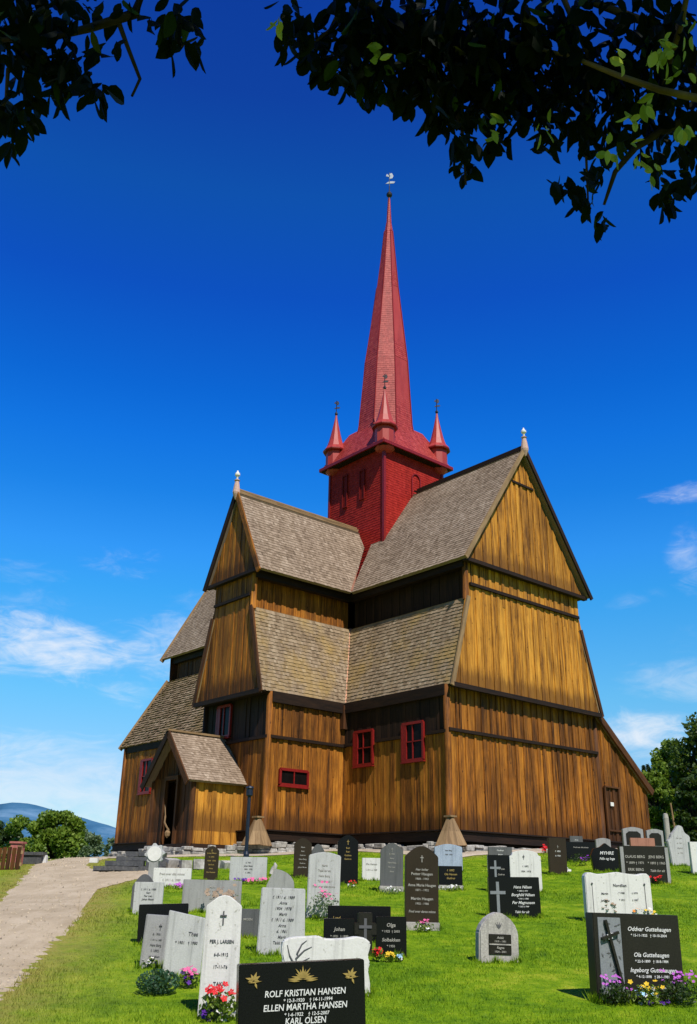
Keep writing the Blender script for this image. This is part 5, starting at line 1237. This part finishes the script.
# ------------------------------------------------------------------ yard furniture
# stone steps on the left of the porch
P = place(130, 871); t = thing('stone_steps', 'dark grey stone slab steps at the left corner of the church', 'steps', P, R(8))
for k in range(4):
    mb = MB(); w = 2.0-k*.25
    for q in range(3):
        mb.box((-w/2+w*(q+.5)/3+.12*k+random.uniform(-.05, .05), .45*k+random.uniform(-.08, .08), .06+.15*k), (w/3*1.03, .9, .12+random.uniform(-.02, .03)), Matrix.Rotation(R(random.uniform(-5, 5)), 3, 'Z') @ Matrix.Rotation(R(random.uniform(-2, 2)), 3, 'Y'))
    mb.build('step', 'slate', t)
for k in range(5):
    mb = MB(); s_ = random.uniform(.25, .45); mb.box((1.2+k*.42, .5+random.uniform(-.3, .5), .2), (s_, s_*.8, s_*.8), Matrix.Rotation(random.uniform(-.6, .6), 3, 'Z') @ Matrix.Rotation(random.uniform(-.3, .3), 3, 'X')); mb.build('edge_stone', 'field', t)
# lamp post by the porch
P = place(246, 859); h = top_for(P, 786); t = thing('lamp_post', 'slim dark blue lamp post beside the church porch', 'lamp post', P)
mb = MB(); mb.lathe((0, 0, 0), [(.10, 0), (.10, .15), (.065, .25), (.06, h-.35)], 12); mb.build('post', 'blue_post', t)
mb = MB(); mb.lathe((0, 0, h-.35), [(.085, 0), (.12, .03), (.12, .25), (.15, .27), (.13, .33), (.03, .36)], 12); mb.build('lamp_head', 'blue_post', t)
# planks leaning on the church, signs, posts at right
def lean_thing(u0, v0, u1, v1, wd, m, label, name='leaning_plank', dy=.8):
    P = place(u0, v0); yc = proj(P)[2]; d = ray(u1, v1); q = d*((P.y+dy)/d.y)
    mb = MB(); mb.beam((0, 0, 0), q-P, wd, .05, (0, -1, 0)); o = mb.build(name, m); o.location = P; tag(o, label, 'plank'); return o
lean_thing(634, 843, 624, 803, .12, 'wood_gr', 'pale plank leaning against the church right of the plank door')
lean_thing(603, 845, 597, 824, .22, 'wood_gr', 'short grey board leaning against the sill near the plank door')
P = place(669, 848); h = top_for(P, 814); t = thing('stone_pillar', 'pale round topped stone pillar behind the graves at the right', 'pillar', P)
mb = MB(); mb.lathe((0, 0, 0), [(.22, -.1), (.19, .1), (.18, h*.85), (.19, h*.86), (.15, h), (.05, h*1.02)], 12); mb.build('shaft', 'g_rough', t)
P = place(678, 848); h = top_for(P, 803); mb = MB(); mb.tube([(0, 0, -.1), (-.08, 0, h*.5), (-.16, 0, h)], [.08, .07, .05], 7); o = mb.build('wooden_pole', 'wood_gr'); o.location = P; tag(o, 'thin weathered pole standing right of the pale stone pillar', 'pole')
P = place(688, 848); h = top_for(P, 808); mb = MB(); mb.tube([(0, 0, -.1), (0, 0, h)], .05, 7); mb.lathe((0, 0, h), [(.05, 0), (.08, .02), (.02, .08)], 8); o = mb.build('metal_pole', 'blue_post'); o.location = P; tag(o, 'thin dark blue metal pole at the right edge before the trees', 'pole')
# low stone wall behind, at the right of the church
P = place(655, 846); mb = MB(); rs = random.Random(3)
for k in range(26):
    s_ = rs.uniform(.3, .6)
    for z in (0, .28): mb.box((-2.2+k*.42, rs.uniform(-.1, .1), .15+z), (s_, .5, .27), Matrix.Rotation(rs.uniform(-.1, .1), 3, 'Z'))
o = mb.build('stone_wall', 'field'); o.location = P+Vector((.6, 9, 0)); o.location.z = gz(o.location.x, o.location.y)-.05; tag(o, 'low pale field stone wall behind the graves at the right', 'wall')
# things at the left by the road crest
P = place(15, 866); h = top_for(P, 842); t = thing('gate_post', 'faded red square wooden post at the left side of the road crest', 'post', P)
mb = MB(); mb.box((0, 0, h/2-.1), (.36, .36, h+.1), r=.5); mb.build('post', 'red_pole', t); mb = MB(); mb.box((0, 0, h-.02), (.44, .44, .06), r=.5); mb.build('cap', 'red_pole', t)
P = place(2, 870); t = thing('wooden_fence', 'brown weathered wooden fence at the far left edge', 'fence', P, R(-8)); h = top_for(P, 846)
mb = MB()
for x in np.arange(-3.2, .5, .16): mb.box((x, 0, h*.48+random.uniform(-.03, .03)), (.12, .03, h*.96))
mb.build('pickets', 'wood_dk', t); mb = MB()
for z in (.25, .75): mb.box((-1.4, .04, h*z), (4.0, .05, .1))
mb.build('rail', 'wood_gr', t)
mb = MB()
for x in (-3.2, -1.4, .45): mb.box((x, .1, h*.5), (.12, .12, h*1.05))
mb.build('post', 'wood_gr', t)
P = place(39, 864); h = top_for(P, 852); t = thing('gravestone', 'small white post like stone at the road crest left side', 'gravestone', P, 0, 'gravestones in the churchyard')
slab('headstone', outline('arch', .42, h, random), .25, 'g_white', t, .02)
P = place(27, 864); h = top_for(P, 853); mb = MB(); mb.box((0, 0, h*.45), (1.0, .35, h*.9)); mb.box((0, 0, h*.95), (1.15, .45, .1)); o = mb.build('stone_bench', 'slate'); o.location = P; tag(o, 'low dark stone block between the red post and the white stone', 'block')
P = place(93, 863); h = top_for(P, 858); t = thing('gravestone', 'tiny white marker stone at the right side of the road crest', 'gravestone', P, 0, 'gravestones in the churchyard')
slab('headstone', outline('rect', .28, h, random), .2, 'g_white', t, .01)
# ================================================================== OVERHANGING TREE
def at(u, v, dist):
    d = ray(u, v).normalized(); return d*dist
tx, ty = 4.3, -1.2
oak = thing('overhanging_tree', 'dark leafy tree whose branches hang into the top of the photo', 'tree', (tx, ty, gz(tx, ty))); OZ = Vector((tx, ty, gz(tx, ty)))
def TL(p): return Vector(p)-OZ
mb = MB(); fork = Vector((3.7, -.4, 2.6))
mb.tube([TL((tx, ty, OZ.z-.3)), TL((4.2, -1.0, .4)), TL(fork)], [.34, .27, .2], 12, cap=False); mb.build('trunk', 'bark', oak, True)
def limb(pts, r0, r1, n=7, m='bark'):
    P = [TL(p) for p in pts]; k = len(P); mb = MB(); mb.tube(P, [r0+(r1-r0)*i/(k-1) for i in range(k)], n, cap=False); return mb.build('branch', m, oak, True)
limb([fork, (3.0, 1.6, 3.2), at(790, 120, 4.6), at(735, 104, 4.5)], .13, .045)
limb([at(735, 104, 4.5), at(697, 98, 4.0), at(660, 90, 3.9), at(620, 76, 3.9), at(570, 56, 4.0), at(500, 40, 4.2)], .017, .006, m='bark_sun_paint')
limb([at(735, 104, 4.5), at(700, 116, 4.4), at(664, 130, 4.3), at(636, 147, 4.2), at(615, 172, 4.1), at(604, 205, 4.1)], .028, .006)
limb([at(664, 92, 4.4), at(668, 66, 4.3), at(681, 25, 4.2), at(690, -20, 4.2)], .016, .010, m='bark_sun_paint')
limb([at(697, 98, 4.4), at(690, 60, 4.4), at(640, 20, 4.3), at(560, -10, 4.3), at(450, -30, 4.2)], .02, .012)
limb([fork, (2.4, .6, 4.4), at(560, -120, 4.4), at(300, -90, 4.1), at(150, -30, 3.9)], .12, .03)
limb([at(150, -30, 3.9), at(135, 14, 3.8), at(90, 28, 3.8), at(58, 36, 3.8), at(0, 40, 3.8)], .022, .008)
limb([at(118, 20, 3.8), at(127, 45, 3.8), at(140, 79, 3.8), at(132, 96, 3.75)], .010, .005)
limb([at(40, 38, 3.8), at(8, 70, 3.7), at(6, 100, 3.7), at(-8, 130, 3.7)], .010, .004)
limb([at(300, -90, 4.1), at(350, -10, 4.1), at(420, 40, 4.1), at(450, 90, 4.1), at(462, 130, 4.0), at(466, 185, 4.0)], .022, .004)
limb([at(560, -10, 4.3), at(590, 60, 4.2), at(585, 130, 4.1), at(588, 200, 4.1)], .012, .004)
limb([at(350, -10, 4.1), at(330, 30, 4.0), at(300, 55, 4.0)], .010, .004)
limb([fork, (2.9, .2, 4.4), (2.2, .6, 6.0), (1.6, .9, 7.2)], .14, .03); limb([fork, (4.1, .8, 4.8), (3.6, 1.6, 6.6)], .11, .03)
# leaves: pointed oval of two folded halves, hanging from the twigs
RNG = np.random.default_rng(21)
def big_leaves(cent, ln, axis, spread):
    n = len(cent); a = unit(n)*spread+axis; a /= np.linalg.norm(a, axis=1, keepdims=True)
    b = np.cross(a, unit(n)); b /= np.linalg.norm(b, axis=1, keepdims=True); c = np.cross(a, b)
    l = ln*RNG.uniform(.65, 1.25, (n, 1)); w = l*RNG.uniform(.19, .30, (n, 1)); f = l*RNG.uniform(.02, .09, (n, 1))
    q = []
    for s in (1, -1):
        q.append(np.stack([cent, cent+a*l*.16+b*s*w*.62+c*f*.6, cent+a*l*.40+b*s*w*1.0+c*f, cent+a*l*.68+b*s*w*.86+c*f, cent+a*l*.88+b*s*w*.42+c*f*.4, cent+a*l-c*l*.06], 1))
    return np.stack(q, 1).reshape(-1, 3)
blobs = [  # u, v, radius px, leaves, distance
 (300, 40, 22, 34, 4.0), (330, 62, 26, 60, 4.0), (344, 84, 12, 16, 4.0), (365, 45, 34, 110, 4.1), (370, 88, 18, 30, 4.1), (410, 48, 40, 150, 4.1), (403, 98, 16, 28, 4.1), (420, 85, 22, 40, 4.1),
 (455, 55, 42, 170, 4.1), (455, 108, 22, 46, 4.1), (440, 128, 12, 16, 4.1), (463, 152, 13, 20, 4.0), (466, 176, 9, 11, 4.0), (500, 60, 44, 170, 4.2), (492, 118, 22, 42, 4.1), (498, 148, 11, 14, 4.1), (525, 108, 26, 60, 4.2),
 (550, 70, 40, 150, 4.2), (562, 125, 28, 66, 4.2), (548, 150, 12, 12, 4.2), (590, 92, 38, 130, 4.3), (600, 135, 26, 60, 4.2), (560, 192, 12, 14, 4.1), (582, 205, 13, 20, 4.1), (600, 228, 9, 10, 4.1), (592, 178, 14, 20, 4.1),
 (635, 70, 40, 110, 4.4), (636, 118, 28, 60, 4.4), (650, 165, 14, 16, 4.3), (672, 50, 30, 60, 4.3), (690, 95, 30, 70, 4.4), (682, 140, 26, 50, 4.4), (668, 192, 15, 22, 4.3), (692, 180, 16, 24, 4.3), (662, 208, 9, 10, 4.3), (520, 22, 40, 90, 4.2), (440, 16, 40, 90, 4.2), (360, 14, 34, 60, 4.1), (590, 30, 34, 55, 4.2), (660, 12, 34, 50, 4.3), (290, 16, 14, 10, 4.0),
 (15, 30, 30, 60, 3.8), (50, 50, 30, 62, 3.8), (20, 70, 24, 34, 3.8), (72, 76, 16, 26, 3.8), (62, 98, 14, 20, 3.8), (95, 92, 13, 14, 3.8), (96, 106, 9, 8, 3.8), (108, 56, 13, 11, 3.8), (30, 12, 36, 60, 3.8), (85, 20, 24, 26, 3.8), (12, 110, 13, 16, 3.7), (20, 128, 12, 14, 3.7), (12, 154, 9, 9, 3.7), (28, 112, 10, 8, 3.7), (0, 120, 10, 12, 3.7),
 (152, 34, 9, 6, 3.8), (172, 48, 10, 8, 3.8), (186, 22, 14, 14, 3.8), (195, 52, 11, 9, 3.8), (175, 16, 14, 12, 3.8), (125, 18, 10, 6, 3.8)]
pts = []
for u, v, r_, n, dd in blobs:
    for k in range(int(n*(.80 if u > 510 else .90 if u < 230 else 1.05))):
        a = random.uniform(0, 6.28); q = math.sqrt(random.random())*r_; pts.append(at(u+q*math.cos(a), v-9+q*math.sin(a), dd+random.uniform(-.28, .28))-OZ)
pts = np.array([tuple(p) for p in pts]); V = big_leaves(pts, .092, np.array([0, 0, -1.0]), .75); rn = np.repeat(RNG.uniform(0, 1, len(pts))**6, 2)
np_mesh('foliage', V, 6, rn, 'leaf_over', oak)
# a few leaves at the edges with sunlight painted into a pale colour
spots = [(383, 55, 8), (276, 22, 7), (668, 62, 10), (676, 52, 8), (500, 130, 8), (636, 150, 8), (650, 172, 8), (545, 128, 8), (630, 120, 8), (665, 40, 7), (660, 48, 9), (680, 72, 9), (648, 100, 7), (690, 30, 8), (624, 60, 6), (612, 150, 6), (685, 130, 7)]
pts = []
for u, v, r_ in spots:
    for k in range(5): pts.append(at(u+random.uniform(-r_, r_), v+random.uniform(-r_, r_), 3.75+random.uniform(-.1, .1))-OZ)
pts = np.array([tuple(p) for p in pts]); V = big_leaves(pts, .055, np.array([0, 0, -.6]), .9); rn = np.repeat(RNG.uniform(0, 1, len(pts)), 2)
np_mesh('foliage', V, 6, rn, 'leaf_sun_paint', oak)
# the rest of the crown, above and behind the picture, shading the hanging leaves
cl = []
for (c_, rr, n) in (((1.3, .4, 6.6), 1.9, 2600), ((3.2, 0, 6.2), 2.2, 2600), ((2.4, .2, 4.9), 1.2, 1000), ((-.3, .3, 6.2), 1.5, 1500), ((.6, 1.2, 6.1), .9, 500), ((4.2, 1.4, 5.6), 1.2, 800)):
    v = unit(n)*(RNG.uniform(0, 1, (n, 1))**.45)*rr*np.array([1, 1, .55]); cl.append(v+np.array(c_)-np.array(OZ))
cl = np.concatenate(cl)
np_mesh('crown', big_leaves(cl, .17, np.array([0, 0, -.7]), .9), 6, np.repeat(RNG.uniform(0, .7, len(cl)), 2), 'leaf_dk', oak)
# ================================================================== WORLD, SUN, CAMERA
EL, AZ = R(52), R(156)
sd = Vector((math.sin(AZ)*math.cos(EL), math.cos(AZ)*math.cos(EL), math.sin(EL)))
sun = bpy.data.lights.new('sun', 'SUN'); sun.energy = 5.0; sun.angle = R(.53); sun.color = (1, .95, .86)
so = bpy.data.objects.new('sun', sun); C.objects.link(so); so.rotation_euler = (-sd).to_track_quat('-Z', 'Y').to_euler()
wo = bpy.data.worlds.new('World'); bpy.context.scene.world = wo; wo.use_nodes = True; nt = NT(wo.node_tree)
bg = wo.node_tree.nodes['Background']; bg.inputs[1].default_value = .10
sky = nt.new('ShaderNodeTexSky'); sky.sky_type = 'NISHITA'; sky.sun_disc = False; sky.sun_elevation = EL; sky.sun_rotation = AZ; sky.altitude = 200; sky.air_density = 1.0; sky.dust_density = .3; sky.ozone_density = 2.0
tcw = nt.new('ShaderNodeTexCoord').outputs['Generated']
sp = nt.new('ShaderNodeSeparateXYZ'); nt.link(tcw, sp.inputs[0])
el = nt.math('MULTIPLY', nt.math('ARCSINE', sp.outputs[2]), 180/math.pi); az = nt.math('MULTIPLY', nt.math('ARCTAN2', sp.outputs[0], sp.outputs[1]), 180/math.pi)
e01 = nt.math('DIVIDE', el, 90, clamp=True)
SKYRAMP = [(0.0178, (0.1918, 0.2537, 0.2938)), (0.0667, (0.1928, 0.2629, 0.3178)), (0.1189, (0.1318, 0.3158, 0.3792)), (0.1867, (0.0621, 0.3193, 0.4716)), (0.2145, (0.0522, 0.3031, 0.5238)), (0.2555, (0.0227, 0.2532, 0.5206)), (0.2911, (0.0135, 0.225, 0.5404)), (0.3255, (0.0092, 0.192, 0.521)), (0.3922, (0.0116, 0.1391, 0.4788)), (0.4555, (0.0151, 0.1546, 0.4202)), (0.5155, (0.0166, 0.1076, 0.382)), (0.7, (0.0117, 0.069, 0.3363)), (1.0, (0.0117, 0.0552, 0.265))]
tint = nt.mix(1.0, nt.ramp(e01, SKYRAMP), (4.0, 4.0, 4.0), 'MULTIPLY')
col = nt.mix(1.0, sky.outputs[0], tint, 'MULTIPLY')
behind = nt.new('ShaderNodeMapRange'); behind.interpolation_type = 'SMOOTHSTEP'
for i_, v_ in enumerate((.25, -.45, 0, 1)): behind.inputs[1+i_].default_value = v_
nt.link(sp.outputs[1], behind.inputs[0])
col = nt.mix(behind.outputs[0], col, nt.mix(1.0, col, (.45, .42, .40), 'MULTIPLY'))      # sky dimmed behind the camera, out of view, to cut fill light
vec = nt.new('ShaderNodeCombineXYZ'); nt.link(nt.math('MULTIPLY', az, .055), vec.inputs[0]); nt.link(nt.math('MULTIPLY', el, .15), vec.inputs[1])
n1 = nt.noise(vec.outputs[0], 1.7, 9, .6, .9); n2 = nt.noise(nt.mapping(vec.outputs[0], (1, 1, 1), (5, 2, 0)), 5.5, 8, .62, 1.8)
nn = nt.math('ADD', nt.math('MULTIPLY', n1, .62), nt.math('MULTIPLY', n2, .38))
total = None
def uv_dir(u, v):
    d = ray(u, v).normalized(); return math.degrees(math.atan2(d.x, d.y)), math.degrees(math.asin(d.z))
for u, v, ru, rv, amp, th in ((40, 645, 150, 34, .95, .39), (150, 650, 100, 42, .85, .41), (135, 690, 45, 20, .6, .44), (125, 563, 60, 22, .62, .45), (60, 605, 90, 16, .30, .46), (20, 570, 60, 18, .3, .46), (640, 738, 66, 26, 1.0, .36), (692, 490, 60, 14, .75, .41), (690, 560, 26, 52, .50, .44), (690, 632, 44, 22, .45, .43),
                          (700, 680, 80, 24, .40, .42), (60, 780, 190, 44, .60, .33), (640, 600, 50, 14, .2, .46), (230, 600, 110, 20, .25, .46)):
    a0, e0 = uv_dir(u, v); ra = ru/16.2; re = rv/16.2
    dx = nt.math('DIVIDE', nt.math('SUBTRACT', az, a0), ra); dy = nt.math('DIVIDE', nt.math('SUBTRACT', el, e0), re)
    d2 = nt.math('ADD', nt.math('MULTIPLY', dx, dx), nt.math('MULTIPLY', dy, dy))
    mk = nt.math('MAXIMUM', nt.math('SUBTRACT', 1.0, d2), -1.5)
    dn = nt.math('ADD', nt.math('SUBTRACT', nn, th+.10), nt.math('MULTIPLY', mk, .17))
    sm = nt.new('ShaderNodeMapRange'); sm.interpolation_type = 'SMOOTHERSTEP'; sm.inputs[1].default_value = 0; sm.inputs[2].default_value = .40; nt.link(dn, sm.inputs[0])
    ms = nt.math('MULTIPLY', sm.outputs[0], amp)
    total = ms if total is None else nt.math('MAXIMUM', total, ms)
# faint clouds elsewhere so the sky is not empty when the camera turns
out_mask = nt.math('MULTIPLY', nt.math('MULTIPLY', nt.math('SUBTRACT', nn, .56, clamp=True), 3.0, clamp=True), nt.math('SUBTRACT', nt.math('DIVIDE', nt.math('ABSOLUTE', az), 30), .95, clamp=True))
total = nt.math('MAXIMUM', total, out_mask)
ccol = nt.mix(1.0, col, (9.0, 9.3, 9.8), 'MIX')
fin = nt.mix(nt.math('MULTIPLY', total, .85, clamp=True), col, ccol)
nt.link(fin, bg.inputs[0])
cam = bpy.data.cameras.new('camera'); cam.sensor_fit = 'VERTICAL'; cam.sensor_height = 36; cam.lens = F*36/H_; cam.clip_start = .1; cam.clip_end = 30000
co = bpy.data.objects.new('camera', cam); C.objects.link(co)
co.matrix_world = Matrix.Rotation(math.pi/2+PITCH, 4, 'X') @ Matrix.Rotation(ROLL, 4, 'Z')
bpy.context.scene.camera = co
vs = bpy.context.scene.view_settings; vs.view_transform = 'Standard'; vs.look = 'None'; vs.exposure = 0; vs.gamma = 1

bpy.context.scene.cycles.diffuse_bounces = 1; bpy.context.scene.cycles.max_bounces = 6
